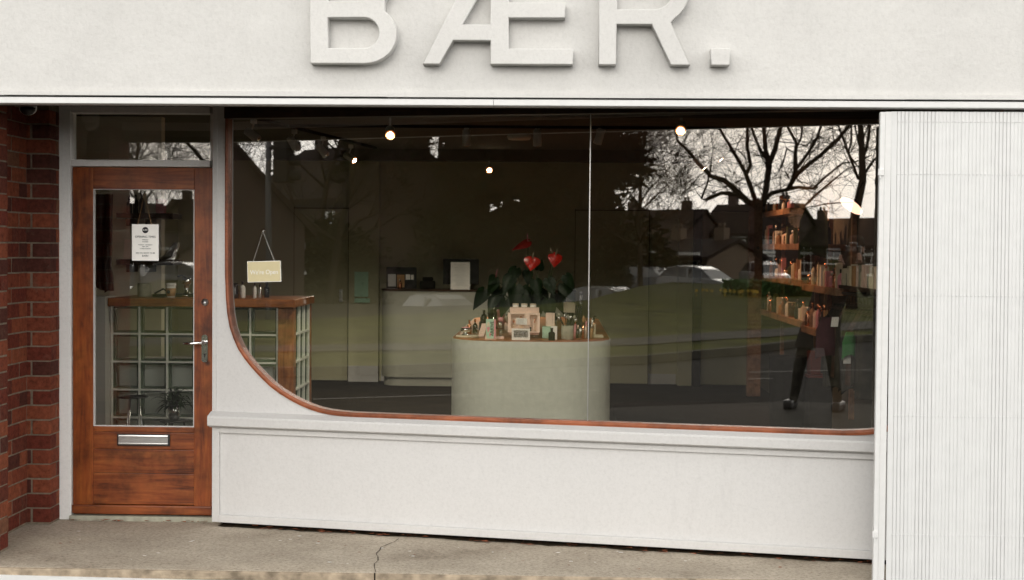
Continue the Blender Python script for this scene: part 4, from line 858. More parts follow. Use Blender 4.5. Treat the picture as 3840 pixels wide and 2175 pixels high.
garment(4.80, 1.72, 1.03, .10, .14, 'green', 'green_pouch', 'bright green pouch hanging below the clothes rail', 'pouch')
garment(4.78, 3.05, 1.93, .22, .36, 'garment_green', 'tote_bag', 'olive green tote bag hanging high at the end of the shelves', 'bag')
a = MB(); a.box(4.765, 4.815, 1.75, 1.754, .81, .895); tag(a.obj('price_tag', 'card', None), 'white price tag under the green pouch', 'tag')
a = MB(); a.box(4.76, 4.81, 2.19, 2.194, 1.04, 1.11, T=lambda v: Vector((v.x+.1*(v.z-1.04), v.y, v.z))); tag(a.obj('price_tag', 'card', None), 'white price tag above the pink bag', 'tag')
a = MB(); a.box(4.76, 4.92, 2.98, 3.16, .62, .80, bev=.01); a.box(4.74, 4.94, 2.96, 3.18, .60, .619); tag(a.obj('storage_crate', 'red', None), 'dark red box below the lowest board of the nearer wooden shelves', 'box')
a = MB(); a.box(4.75, 4.93, 2.97, 3.17, 0, .598, bev=.005); tag(a.obj('plinth', 'matt_black', None), 'low black display plinth under the dark red box', 'plinth')
a = MB(); a.lathe([(0, 0), (.13, 0), (.15, .74), (.155, .75), (.14, .75), (.12, .03), (0, .03)], (4.62, 3.2, 0), 24); tag(a.obj('basket', 'matt_black', None), 'tall dark bin standing on the floor below the wooden shelves', 'bin')
a = MB(); a.prism(stad(3.35, 5.0, 4.6, 6.6, .5), .001, .012, axis='z'); tag(a.obj('rug', 'rug', None), 'dark rug with rounded corners on the shop floor right of the island', 'rug')

# ---------------------------------------------------------------- ceiling lights
def track(x0, y0, x1, y1, lab):
    o = thing('track', lab, 'lighting track', (x0, y0, 2.6)); a = MB(); d_ = Vector((x1-x0, y1-y0, 0)); L = d_.length; d_.normalize(); s_ = Vector((-d_.y, d_.x, 0))
    a.box(0, L, -.017, .017, 2.598, 2.6195, T=lambda v: Vector((x0, y0, 0))+d_*v.x+s_*v.y+Vector((0, 0, v.z))); a.obj('rail', 'matt_black', o)
track(.2, 3.96, 4.2, 3.96, 'lighting track running across the middle of the ceiling'); track(.2, 2.2, .9, 6.6, 'lighting track running along the left of the ceiling')
def spot(x, y, z, aim, lit, lab, mat='plastic_white', power=0, col=(1, .91, .74), narrow=False):
    o = thing('spotlight', lab, 'spotlight', (x, y, 2.6), 'ceiling spotlights'); aim = Vector(aim).normalized(); c = Vector((x, y, z))
    a = MB(); a.box(x-.022, x+.022, y-.022, y+.022, 2.56, 2.598, bev=.004); a.cyl((x, y, 2.56), c-aim*.03+Vector((0, 0, .02)), .007); a.obj('arm', mat, o)
    a = MB(); a.tube([c-aim*.085, c-aim*.08, c+aim*.045, c+aim*.05], [.022, .033, .036, .034], 22); a.obj('barrel', mat, o)
    a = MB(); a.tube([c+aim*.0505, c+aim*.052], [.033, .0325], 20); rg = a.obj('reflector', 'reflector_glow' if lit else 'steel', o)  # on lit spots the ring itself emits, imitating glow around the bulb
    a = MB(); a.tube([c+aim*.0525, c+aim*.056], [.023, .020], 20); a.obj('bulb', 'lamp_on' if lit else 'chrome', rg)
    if lit and power:
        l = bpy.data.lights.new('spot_lamp', 'SPOT'); l.energy = power; l.color = col; l.spot_size = radians(112 if narrow else 132 if y > 6.5 else 152); l.spot_blend = 1; l.shadow_soft_size = .05
        lo = bpy.data.objects.new('spot_lamp', l); COL.objects.link(lo); lo.location = c+aim*.07; lo.rotation_euler = (-aim if narrow else Vector((0, -.10 if y < 2 else .1, 1))).to_track_quat('Z', 'Y').to_euler()
spot(1.628, 1.7, 2.372, (.12, -.9, -.35), True, 'lit warm spotlight over the left part of the window', power=85)
spot(3.610, 1.5, 2.396, (-.15, -.9, -.3), True, 'brightest warm spotlight above the right window pane', power=70)
spot(2.057, 7.0, 2.417, (.1, -.95, -.25), True, 'lit warm spotlight low at the back centre of the ceiling', power=120)
spot(.731, 6.0, 2.464, (.75, -.45, -.5), True, 'small lit spotlight turned sideways at the back left', power=300)
spot(2.01, 3.96, 2.50, (0, .1, -1), False, 'unlit white spotlight pointing down, left of the pair at mid ceiling')
spot(2.609, 3.96, 2.50, (0, .1, -1), False, 'unlit white spotlight pointing down, right of the pair at mid ceiling')
spot(3.13, 3.96, 2.52, (-.3, .2, -1), False, 'unlit white spotlight behind the joint in the window glass')
spot(.36, 3.2, 2.46, (.8, -.3, -.6), False, 'unlit spotlight on the left track, nearest the window')
spot(.50, 4.2, 2.46, (.5, .2, -.9), False, 'unlit spotlight on the left track, second from the window')
spot(.62, 5.0, 2.46, (.6, -.2, -.7), False, 'unlit spotlight on the left track, third from the window')
a = MB(); a.lathe([(0, 0), (.10, 0), (.11, -.02), (.10, -.045), (0, -.05)], (2.43, 4.9, 2.619), 24); tag(a.obj('smoke_alarm', 'plastic_white', None), 'round cream smoke alarm between the two unlit ceiling spotlights', 'smoke alarm')
# tilted lit disc lamp by the right wall
ln = thing('disc_lamp', 'tilted glowing disc wall lamp at the far right above the clothes', 'lamp', (5.1, 3.0, 1.95))
ax = Vector((.60, .25, .76)).normalized(); c = Vector((5.06, 3.0, 1.935)); a = MB(); a.tube([c, c+ax*.03, c+ax*.06], [.104, .07, .02], 28); a.obj('shade', 'copper', ln)
a = MB(); a.tube([c-ax*.001, c-ax*.004], [.100, .099], 28); a.obj('glowing_face', 'lamp_disc', ln)
a = MB(); a.tube([c+ax*.06, c+ax*.1+Vector((0, 0, .05)), (5.148, 3.0, 2.12)], .006, 6); a.obj('arm', 'black', ln)
l = bpy.data.lights.new('disc_lamp_light', 'POINT'); l.energy = .5; l.color = (1, .55, .3); l.shadow_soft_size = .08; lo = bpy.data.objects.new('disc_lamp_light', l); COL.objects.link(lo); lo.location = (4.75, 3.6, 1.85)
for (y, z) in ((5.6, 2.2), (4.2, 2.2)):
    spot(4.15, y, 2.40, (.75, .1, -.85), True, 'warm spotlight washing the wooden shelves, '+('farther' if y > 5 else 'nearer')+' one', power=36, col=(1, .52, .28), narrow=True)
TRACED = {'big':[[(-8.2,-45.13,-0.92,0.182),(-8.22,-45.13,0.95,0.161),(-8.26,-45.12,2.45,0.154),(-8.27,-45.11,3.29,0.15),(-8.37,-45.09,3.45,0.129)],[(-8.37,-45.09,3.37,0.099),(-8.7,-45.0,4.38,0.077),(-9.12,-44.88,5.22,0.064),(-9.48,-44.78,5.85,0.051),(-9.69,-44.72,6.23,0.043),(-9.89,-44.66,6.69,0.021)],[(-8.7,-45.0,4.38,0.077),(-8.57,-45.03,4.71,0.073),(-8.72,-44.99,5.47,0.064),(-8.71,-45.0,6.05,0.06),(-8.66,-45.01,6.8,0.034)],[(-8.11,-45.15,3.29,0.137),(-8.06,-45.17,3.71,0.129),(-7.95,-45.2,4.71,0.116),(-8.08,-45.16,5.38,0.09),(-8.13,-45.15,6.05,0.077),(-8.22,-45.13,6.97,0.043)],[(-7.95,-45.2,4.63,0.107),(-7.72,-45.26,5.29,0.099),(-7.57,-45.29,6.06,0.086),(-7.38,-45.34,6.88,0.051)],[(-8.03,-45.18,4.96,0.064),(-8.28,-45.11,5.46,0.056),(-8.49,-45.06,6.05,0.047),(-8.62,-45.02,6.8,0.026)],[(-8.41,-45.08,3.29,0.129),(-8.65,-45.01,3.35,0.124),(-9.02,-44.91,3.7,0.111),(-9.54,-44.76,4.17,0.099),(-10.03,-44.62,4.33,0.086),(-10.47,-44.49,4.8,0.077),(-10.84,-44.38,5.26,0.069),(-11.25,-44.25,5.68,0.056),(-11.31,-44.23,6.11,0.043),(-11.46,-44.18,6.57,0.021)],[(-8.81,-44.97,3.49,0.094),(-9.14,-44.88,3.64,0.081),(-9.62,-44.74,3.7,0.073),(-10.18,-44.58,3.45,0.06),(-10.34,-44.53,3.49,0.051),(-10.14,-44.59,4.04,0.039),(-10.03,-44.62,4.54,0.03),(-9.94,-44.65,5.39,0.021),(-10.05,-44.62,6.02,0.017)],[(-8.09,-45.16,3.41,0.09),(-7.82,-45.23,3.71,0.081),(-7.42,-45.33,3.83,0.073),(-6.9,-45.46,3.96,0.064),(-6.34,-45.59,3.91,0.06),(-5.99,-45.67,4.29,0.047),(-5.33,-45.81,4.87,0.039),(-4.85,-45.91,4.94,0.034),(-4.27,-46.02,5.19,0.021)],[(-7.22,-45.38,3.85,0.086),(-7.02,-45.43,4.12,0.094),(-6.91,-45.45,4.46,0.09),(-6.92,-45.45,5.04,0.073),(-6.88,-45.46,5.46,0.06),(-7.17,-45.39,6.0,0.047),(-7.3,-45.36,6.71,0.026)],[(-6.95,-45.45,4.33,0.09),(-6.51,-45.55,4.7,0.081),(-6.04,-45.66,5.04,0.077),(-5.42,-45.79,5.65,0.073),(-5.07,-45.86,6.14,0.064),(-4.76,-45.93,6.76,0.034)],[(-6.89,-45.46,4.62,0.064),(-6.52,-45.55,5.16,0.06),(-6.21,-45.62,5.7,0.056),(-6.06,-45.65,6.15,0.047),(-5.91,-45.68,6.77,0.026)],[(-6.9,-45.46,5.41,0.043),(-6.77,-45.49,5.79,0.039),(-6.75,-45.49,6.12,0.034),(-6.78,-45.49,6.7,0.021)],[(-8.13,-45.15,3.03,0.064),(-7.25,-45.37,3.12,0.06),(-6.73,-45.5,3.08,0.056),(-6.49,-45.55,3.29,0.051),(-6.3,-45.6,3.5,0.051),(-5.63,-45.75,4.12,0.039),(-5.12,-45.85,4.57,0.026),(-4.61,-45.96,4.7,0.017)],[(-6.92,-45.45,5.12,0.03),(-7.28,-45.36,5.37,0.034),(-7.43,-45.33,4.88,0.03),(-7.7,-45.26,4.33,0.017)],[(-9.28,-44.84,5.38,0.017),(-9.04,-44.91,5.3,0.026),(-8.83,-44.96,5.05,0.026),(-8.75,-44.99,4.46,0.017)]],'right':[[(-2.3,-33.16,0.37,0.154),(-2.3,-33.16,1.94,0.138),(-2.25,-33.17,2.57,0.127),(-2.08,-33.21,3.5,0.107),(-2.12,-33.2,4.44,0.088),(-2.16,-33.19,5.03,0.075),(-2.2,-33.18,5.63,0.049)],[(-2.05,-33.21,3.69,0.049),(-1.81,-33.26,4.09,0.039),(-1.56,-33.31,4.34,0.023)],[(-2.2,-33.18,3.57,0.042),(-2.32,-33.16,3.88,0.039),(-2.48,-33.12,4.29,0.036),(-2.64,-33.09,4.76,0.032),(-2.76,-33.07,5.07,0.029),(-2.89,-33.04,5.51,0.016)],[(-2.47,-33.13,4.32,0.026),(-2.39,-33.14,4.66,0.029),(-2.4,-33.14,5.0,0.029),(-2.38,-33.15,5.5,0.016)],[(-2.09,-33.2,4.19,0.049),(-1.98,-33.23,4.5,0.049),(-1.92,-33.24,5.03,0.039),(-1.84,-33.25,5.56,0.023)],[(-2.12,-33.2,4.38,0.026),(-2.22,-33.18,4.69,0.029),(-2.28,-33.17,5.03,0.026),(-2.35,-33.15,5.5,0.016)]]}

# =================================================================== THE STREET OPPOSITE (seen in the window's reflection)
def flat(name, pts, z, mat, th=.25):
    a = MB(); a.prism(pts, z-th, z, axis='z'); return kind(a.obj(name, mat))
KERB = [(-9.0, -4.6), (-6.9, -7.4), (-5.42, -9.04), (-3.88, -10.58), (-2.79, -12.13), (-1.57, -13.93), (-.75, -16.45), (-.35, -18.78), (.54, -21.13), (3.5, -32), (8, -60), (12, -86)]
LAWN = KERB + [(-11, -84), (-15.2, -72), (-16.0, -59), (-14.5, -50), (-10.7, -34.4), (-10.9, -24.4), (-11.6, -20.6), (-13.5, -17.4), (-30, -14), (-30, -4)]
flat('lawn', LAWN, -.045, 'grass', .9)
a = MB()
for p, q in zip(KERB, KERB[1:]):
    p, q = Vector((*p, 0)), Vector((*q, 0)); d_ = (q-p).normalized(); s_ = Vector((-d_.y, d_.x, 0)); L = (q-p).length
    a.box(0, L, -.02, .13, -.3, -.035, T=lambda v: p+d_*v.x-s_*v.y+Vector((0, 0, v.z)), bev=.01)
kind(a.obj('kerb', 'paving'))
pth = [(-12, -6.5), (-9.5, -8.8), (-7.0, -11.2), (-5.19, -12.9), (-3.79, -14.3), (-2.35, -16.1), (-.9, -19.6), (.2, -23), (3.0, -34)]
a = MB(); V = []; F = []
for i, p in enumerate(pth):
    t = (Vector(pth[min(i+1, len(pth)-1)])-Vector(pth[max(i-1, 0)])).normalized(); nn = Vector((-t.y, t.x)); V += [(p[0]-nn.x*.1, p[1]-nn.y*.1, -.030), (p[0]+nn.x*-1.5, p[1]+nn.y*-1.5, -.030)]
for i in range(len(pth)-1): F.append((2*i, 2*i+1, 2*i+3, 2*i+2))
a.add(V, F); kind(a.obj('path', 'line_paint' if 0 else 'paving'))
a = MB()
def stripe(p, q, w_):
    p, q = Vector((*p, 0)), Vector((*q, 0)); d_ = (q-p).normalized(); s_ = Vector((-d_.y, d_.x, 0))*w_/2; a.add([p-s_+Vector((0, 0, -.155)), q-s_+Vector((0, 0, -.155)), q+s_+Vector((0, 0, -.155)), p+s_+Vector((0, 0, -.155))], [(0, 1, 2, 3)])
stripe((.31, -13.24), (1.9, -14.6), .10); stripe((2.2, -14.8), (6, -17.6), .10); stripe((.59, -12.2), (.85, -12.45), .10); stripe((-3.1, -7.2), (-.62, -9.76), .10);
kind(a.obj('road_marking', 'line_paint'))

# --- trees
def grow(mb, p, d, r, L, lvl, R, spread=.6, up=.15, seg=4, nsub=5, sides=4):
    pts = [p.copy()]; rs = [r]; dd = d.copy()
    for i in range(seg):
        dd = (dd + Vector((R.gauss(0, .16), R.gauss(0, .16), R.gauss(0, .13)+up*.25))).normalized(); p = p+dd*(L/seg); pts.append(p.copy()); rs.append(r*(1-.8*(i+1)/seg)+.003)
    mb.tube(pts, rs, sides if r > .03 else 3)
    if lvl <= 0: return
    for k in range(nsub):
        t = R.uniform(.22, 1); i = min(int(t*seg), seg-1); q = pts[i].lerp(pts[i+1], t*seg-i)
        ax_ = Vector((R.gauss(0, 1), R.gauss(0, 1), R.gauss(0, .8))).normalized(); nd = (dd*.55+ax_*spread+Vector((0, 0, up))).normalized()
        grow(mb, q, nd, max(rs[i]*.5, .007), L*R.uniform(.42, .72), lvl-1, R, spread, up, max(3, seg-1), nsub, 3)
def traced_tree(key, label, twig_n, base):
    R = random.Random(len(key)*3+1); o = thing('bare_tree', label, 'tree', base); br = TRACED[key]
    a = MB(); p0 = br[0]
    a.tube([(base[0], base[1], base[2]-.3)]+[(x, y, z) for x, y, z, r in p0], [p0[0][3]*1.25]+[q[3] for q in p0], 12); a.obj('trunk', 'bark', o)
    a = MB(); tw = MB()
    for li, L in enumerate(br):
        dep = 0 if li == 0 else R.uniform(-1, 1)
        dv = Vector((.2, .98, 0))
        pts = [Vector(q[:3])+dv*dep*min(1.6, .7*i) for i, q in enumerate(L)]; rs = [q[3] for q in L]
        if li: a.tube(pts, rs, 8)
        for i in range(len(pts)-1):
            if li == 0 and i < 2: continue
            sl = (pts[i+1]-pts[i]).length
            for k in range(max(1, int(sl*twig_n))):
                t = R.random(); q = pts[i].lerp(pts[i+1], t); d_ = (pts[i+1]-pts[i]).normalized()
                nd = (d_*.5+Vector((R.gauss(0, .9), R.gauss(0, .7), R.gauss(.1, .8)))).normalized()
                rr = max(.009, min(.028, rs[i]*.35)); grow(tw, q, nd, rr, R.uniform(.8, 2.1), 2, R, .75, .05, 4, 4)
    a.obj('limbs', 'bark', o); tw.obj('crown', 'bark', o); return o
traced_tree('big', 'big bare tree with wide spreading limbs on the lawn, reflected in the right pane', 1.9, (-8.2, -45.13, -.4))
traced_tree('right', 'tall bare tree at the far right of the reflection, beside the shutter', 1.8, (-2.3, -33.2, -.1))
def bare_tree(x, y, z0, h, r, seed, label, group=None, sub=6):
    R = random.Random(seed); o = thing('bare_tree', label, 'tree', (x, y, z0), group); a = MB(); pts = [Vector((x, y, z0-.3))]; d_ = Vector((R.gauss(0, .05), R.gauss(0, .05), 1))
    for i in range(5): d_ = (d_+Vector((R.gauss(0, .08), R.gauss(0, .08), .2))).normalized(); pts.append(pts[-1]+d_*h*.16)
    rs = [r*(1-.11*i) for i in range(6)]; a.tube(pts, rs, 9); a.obj('trunk', 'bark', o); tw = MB()
    for k in range(13):
        i = R.choice([2, 3, 4, 4, 5, 5]); an = R.uniform(0, 6.28); nd = Vector((cos(an), sin(an), R.uniform(.35, 1.3))).normalized()
        grow(tw, pts[i]-Vector((0, 0, R.uniform(0, .4))), nd, rs[i]*.5, h*R.uniform(.32, .55), 3, R, .6, .12, 5, sub)
    tw.obj('crown', 'bark', o); return o
bare_tree(1.2, -47, -.1, 12, .22, 45, 'bare tree at the far right behind the hedge in the reflection', sub=6)
HOLES = [(-32.9, -64.8, 5.0, .95), (-32.3, -64.8, 7.3, .7), (-29.4, -66.1, 3.9, .28), (-31.2, -65.3, 6.9, .3)]
def dense_tree(x, y, z0, h, r, seed, label, n=9000, leaf=.34, hole=None, trunk=.3, low=.05):
    R = random.Random(seed); o = thing('evergreen_tree', label, 'tree', (x, y, z0)); a = MB(); a.tube([(x, y, z0-.3), (x, y, z0+h*.9)], [trunk, .05], 9); a.obj('trunk', 'bark', o)
    a = MB(); cl = []
    for k in range(70):
        t = R.random()**.8; rr = r*(1-.75*t)**.8*R.uniform(.45, 1.0) if t > .15 else r*R.uniform(.3, .85); an = R.uniform(0, 6.28); cl.append((Vector((x+rr*cos(an), y+rr*sin(an), z0+h*(low+(.98-low)*t))), r*R.uniform(.22, .42)))
    for k in range(n):
        c, cr__ = R.choice(cl); v = Vector((R.gauss(0, 1), R.gauss(0, 1), R.gauss(0, .8))); v = v.normalized()*cr__*R.random()**.4; q = c+v
        if any((((q.x-hx)*.91-(q.y-hy)*.41)/hr)**2+((q.z-hz)/(hr*1.45))**2 < R.uniform(.75, 1.1) for hx, hy, hz, hr in (hole or HOLES)): continue
        e1 = Vector((R.gauss(0, 1), R.gauss(0, 1), R.gauss(0, .6))).normalized()*leaf*R.uniform(.5, 1.1); e2 = e1.orthogonal().normalized()*leaf*.45*R.uniform(.5, 1)
        a.add([q-e1, q-e2*.7, q+e1, q+e2], [(0, 1, 2, 3)])
    a.obj('crown', 'needles', o); return o
dense_tree(-34.9, -63.4, -.95, 13.5, 3.3, 3, 'broad dark evergreen left of centre in the reflection', n=13000, leaf=.62, low=-.02)
dense_tree(-32.3, -65.5, -.95, 14.5, 3.9, 4, 'tall dark evergreen second from the left in the reflection', n=12000, leaf=.6, low=-.02)
dense_tree(-28.7, -66.5, -.95, 15, 4.2, 6, 'very dark evergreen filling the centre of the reflection', n=14000, leaf=.62, low=-.02)
dense_tree(-26.1, -68.5, -.95, 12.0, 3.4, 8, 'dark evergreen right of centre in the reflection', n=11000, leaf=.55, low=-.02)
bare_tree(-14.4, -49.6, -.95, 10, .13, 44, 'twiggy slim tree in front of the buff houses in the reflection', sub=7)
bare_tree(-19.0, -57.2, -.95, 11.5, .15, 47, 'twiggy slim tree nearest the right edge of the evergreens in the reflection', sub=7)
bare_tree(-21.6, -60.0, -.95, 12, .15, 49, 'twiggy slim tree standing against the evergreens in the reflection', sub=7)
bare_tree(-22.6, -38.2, -.95, 10.5, .17, 5, 'bare tree beside the traffic light, reflected at the upper left', sub=6)
bare_tree(-30.6, -50.0, -.95, 12, .17, 15, 'bare tree behind the traffic light, reflected at the upper left', sub=6)
dense_tree(-23.4, -68.6, -.95, 9.0, 4.3, 23, 'loose evergreen sloping down towards the big bare tree in the reflection', n=5200, leaf=.42, low=-.02)
dense_tree(-27.5, -46.5, -.95, 3.3, 2.6, 19, 'low dark evergreen between the left house and the tall evergreens', n=6000, leaf=.3, low=-.02)
dense_tree(-17.3, -51.5, -.95, 3.9, 1.7, 18, 'low dark evergreen beside the buff brick house in the reflection', n=5000, leaf=.22, low=-.02)
dense_tree(-1.6, -55, -.05, 6.2, 3.2, 14, 'wide dark holly behind the right bare tree in the reflection', n=7000)
dense_tree(3.6, -50, -.05, 6.5, 3.0, 15, 'dark holly at the extreme right of the reflection', n=7000)
a = MB(); R = random.Random(77)
for i in range(9000):
    t = R.random(); q = Vector((-60+120*t, -125+R.uniform(-6, 6), -.95+R.random()**1.5*(3.4+1.2*sin(t*23)))); e1 = Vector((R.gauss(0, 1), R.gauss(0, 1), R.gauss(0, 1))).normalized()*.9; e2 = e1.orthogonal().normalized()*.7; a.add([q-e1, q-e2, q+e1, q+e2], [(0, 1, 2, 3)])
kind(a.obj('woods', 'needles'), 'stuff')
a = MB()
for i in range(5200):      # low shrub bed on the lawn by the big tree
    an = R.uniform(0, 6.28); rr = R.random()**.5; q = Vector((-7.4+1.8*rr*cos(an), -44.5+3*rr*sin(an), -.05+R.random()*.5)); e1 = Vector((R.gauss(0, 1), R.gauss(0, 1), R.gauss(0, 1))).normalized()*.12; e2 = e1.orthogonal().normalized()*.07; a.add([q-e1, q-e2, q+e1, q+e2], [(0, 1, 2, 3)])
tag(a.obj('shrub_bed', 'leaf_light', None), 'low green shrub bed at the foot of the big bare tree', 'shrubs')
fl = MB()
for i in range(22): q = Vector((R.uniform(-9.0, -6.6), R.uniform(-41, -39.6), -.045)); fl.add([q+Vector((-.05, 0, .16)), q+Vector((.05, 0, .16)), q+Vector((.04, .01, .25)), q+Vector((-.04, .01, .25))], [(0, 1, 2, 3)]); fl.add([q+Vector((-.01, 0, 0)), q+Vector((.01, 0, 0)), q+Vector((.0, 0, .2))], [(0, 1, 2)])
M['daffodil'] = plain('daffodil', (.30, .20, .02), .8); kind(fl.obj('daffodils', 'daffodil'), 'stuff')

# --- houses
def house(x, y, z0, rz, w_, dp, eh, rh, brick, label, cols=3, gable=False, bay=True):
    o = thing('brick_house', label, 'house', (x, y, z0)); o.rotation_euler.z = rz
    def PT(nm, a, mat, par=None): c = a.obj(nm, mat, None); c.parent = par or o; c.location = (0, 0, 0); return c
    a = MB(); a.box(-w_/2, w_/2, 0, dp, 0, eh)
    a.prism([(0, eh), (dp, eh), (dp/2, eh+rh)] , -w_/2, w_/2, axis='x'); PT('wall', a, brick)
    a = MB(); t = .22
    for sg in (0, 1):
        y0, y1 = (-.35, dp/2) if sg == 0 else (dp+.35, dp/2); sl = rh/(dp/2); pr__ = [(y0, eh-.35*sl), (y1, eh+rh), (y1, eh+rh+t), (y0, eh-.35*sl+t)]
        a.prism(pr__, -w_/2-.25, w_/2+.25, axis='x')
    rf = PT('roof', a, 'roof_tile')
    for cx in (-w_*.3, w_*.33): a = MB(); a.box(cx-.35, cx+.35, dp/2-.3, dp/2+.3, eh+rh-.3, eh+rh+.9); a.cyl((cx-.15, dp/2, eh+rh+.9), (cx-.15, dp/2, eh+rh+1.2), .1, n=8); a.cyl((cx+.15, dp/2, eh+rh+.9), (cx+.15, dp/2, eh+rh+1.2), .1, n=8); PT('chimney', a, brick, rf)
    a = MB(); a.box(-w_/2-.2, w_/2+.2, -.42, -.33, eh-.5, eh-.36); PT('gutter', a, 'matt_black')
    for k in range(cols):
        cx = -w_/2+w_*(k+.5)/cols
        for fz, hh in ((.9, 1.5), (eh*.56, 1.3)):
            if k == 1 and fz < 1 and cols > 2:
                a = MB(); a.box(cx-.5, cx+.5, -.06, .0, 0, 2.1); dd = PT('door', a, 'garment_green'); a = MB(); a.box(cx-.62, cx+.62, -.1, -.0, 2.12, 2.3); PT('lintel', a, 'far_white', dd); continue
            ww_ = .62 if w_/cols > 2 else .45
            a = MB(); a.box(cx-ww_, cx+ww_, -.05, .0, fz, fz+hh)
            wn = PT('window', a, 'far_white'); a = MB(); a.box(cx-ww_+.08, cx-.04, -.06, -.045, fz+.08, fz+hh-.08); a.box(cx+.04, cx+ww_-.08, -.06, -.045, fz+.08, fz+hh-.08); PT('pane', a, 'dark_glass', wn)
            a = MB(); a.box(cx-ww_-.12, cx+ww_+.12, -.08, -.0, fz+hh+.02, fz+hh+.22); a.box(cx-ww_-.1, cx+ww_+.1, -.12, 0, fz-.12, fz-.02); PT('lintel', a, 'far_white', wn)
    return o
house(-34.4, -104.0, -1.2, pi+.25, 8.5, 7, 3.7, 2.2, 'far_brick_red', 'brick house with grey roof at the left of the far row in the reflection')
house(-26.6, -106.8, -1.2, pi+.22, 7.6, 7, 4.1, 2.3, 'far_brick_red', 'brick house with chimney behind the big bare tree in the reflection')
house(-19.2, -108.8, -1.2, pi+.2, 8, 7, 3.2, 2.0, 'far_brick_red', 'lower brick house at the right of the far row in the reflection')
house(-27.6, -77, -1.6, pi+.30, 7, 6, 2.5, .9, 'far_brick_buff', 'buff brick terraced house behind the parked cars, reflected beside the plant', cols=4)
house(-21.6, -75.0, -1.6, pi+.30, 5.0, 6, 2.6, 1.0, 'far_brick_buff', 'narrower buff brick house with white windows behind the parked cars', cols=2)
house(-20.6, -33.1, -.95, radians(53), 9, 8, 3.15, 4.4, 'far_brick_red', 'large brick house with steep roof at the far left of the reflection')
house(-40, -62, -.95, pi+.5, 12, 8, 5.2, 3.0, 'far_brick_red', 'brick house mostly hidden behind the evergreens')

# --- parked cars
def car(x, y, z0, rz, body, label):
    o = thing('parked_car', label, 'car', (x, y, z0), 'cars parked along the far street'); o.rotation_euler.z = rz
    def PT(nm, a, mat, par=None): c = a.obj(nm, mat, None); c.parent = par or o; return c
    lo = [(-2.1, .35), (-2.12, .62), (-2.0, .90), (-1.75, .98), (1.0, .95), (1.9, .80), (2.1, .62), (2.1, .35)]; a = MB(); n = len(lo); V = []
    for yy, k in ((-.86, .96), (-.80, 1), (.80, 1), (.86, .96)): V += [(px*(1 if abs(yy) < .83 else .985), yy, .3+(pz-.3)*k) for px, pz in lo]
    F = [tuple(range(n)), tuple(range(3*n, 4*n))[::-1]]+[(r_*n+i, r_*n+(i+1) % n, (r_+1)*n+(i+1) % n, (r_+1)*n+i) for r_ in range(3) for i in range(n)]
    a.add(V, F); PT('body', a, body)
    cabx = [(-1.95, .94), (-1.6, 1.36), (-1.1, 1.46), (.1, 1.44), (.55, 1.30), (1.15, .93)]; a = MB(); V = []; n = len(cabx)
    for sg in (-1, 1): V += [(px, sg*(.80-.20*(pz-.93)/.5), pz) for px, pz in cabx]
    a.add(V, [tuple(range(n)), tuple(range(n, 2*n))[::-1]]+[(i, i+1, n+i+1, n+i) for i in range(n-1)]+[(n-1, 0, n, 2*n-1)]); PT('windows', a, 'dark_glass')
    a = MB(); a.prism([(-1.62, 1.365), (-1.1, 1.465), (.1, 1.445), (.5, 1.33), (.45, 1.37), (.08, 1.485), (-1.1, 1.505), (-1.66, 1.40)], -.60, .60); a.box(-.33, -.25, -.80, -.70, .94, 1.42); a.box(-.33, -.25, .70, .80, .94, 1.42); PT('roof', a, body)
    for cx in (-1.3, 1.3):
        for sg in (-1, 1):
            a = MB(); a.cyl((cx, sg*.70, .31), (cx, sg*.875, .31), .31, n=20); wh = PT('wheel', a, 'tyre'); a = MB(); a.cyl((cx, sg*.872, .31), (cx, sg*.885, .31), .2, n=14); PT('rim', a, 'steel', wh)
    for sg in (-1, 1): a = MB(); a.box(2.0, 2.11, sg*.62-.16, sg*.62+.16, .62, .76, bev=.02); PT('headlight', a, 'plastic_white')
    return o
car(-14.5, -58.3, -.75, .35, 'car_white', 'silver white car parked left of the big tree trunk in the reflection')
car(-15.3, -72.5, -.65, 1.0, 'car_white', 'white car mostly hidden right behind the big tree trunk')
car(-13.9, -45.2, -1.45, .3, 'car_white', 'white car low behind the lawn, reflected right of the glass joint')
car(-19.9, -42.5, -1.78, .5, 'car_white', 'white car low behind the lawn, reflected above the reception desk')
car(-19.6, -66.0, -.95, .3, 'car_dark', 'dark car parked left of the silver white car in the reflection')
far_st = flat('far_street', [(-50, -44), (-11.2, -36), (-11.0, -50), (-16.4, -52), (-16.6, -74), (-6, -86), (-6, -98), (-60, -70)], -.93, 'asphalt', .02)

# --- traffic light
tl = thing('traffic_light', 'grey traffic light pole with black signal head reflected at the upper left of the window', 'traffic light', (-12.5, -19.9, -.95))
a = MB(); a.tube([(-12.5, -19.91, -.95), (-12.5, -19.91, 3.2), (-12.5, -19.91, 5.0)], [.065, .06, .055], 14); a.obj('pole', 'pole_grey', tl)
a = MB(); a.box(-12.35, -12.02, -20.2, -19.85, 2.98, 3.98, bev=.03); a.box(-12.52, -12.30, -19.97, -19.87, 3.2, 3.26); a.box(-12.52, -12.30, -19.97, -19.87, 3.7, 3.76); a.obj('signal_head', 'matt_black', tl)
for z in (3.15, 3.47, 3.79): a = MB(); a.tube([(-12.02, -20.03, z), (-11.83, -20.06, z-.02)], [.125, .115], 14); vz = a.obj('visor', 'matt_black', tl)

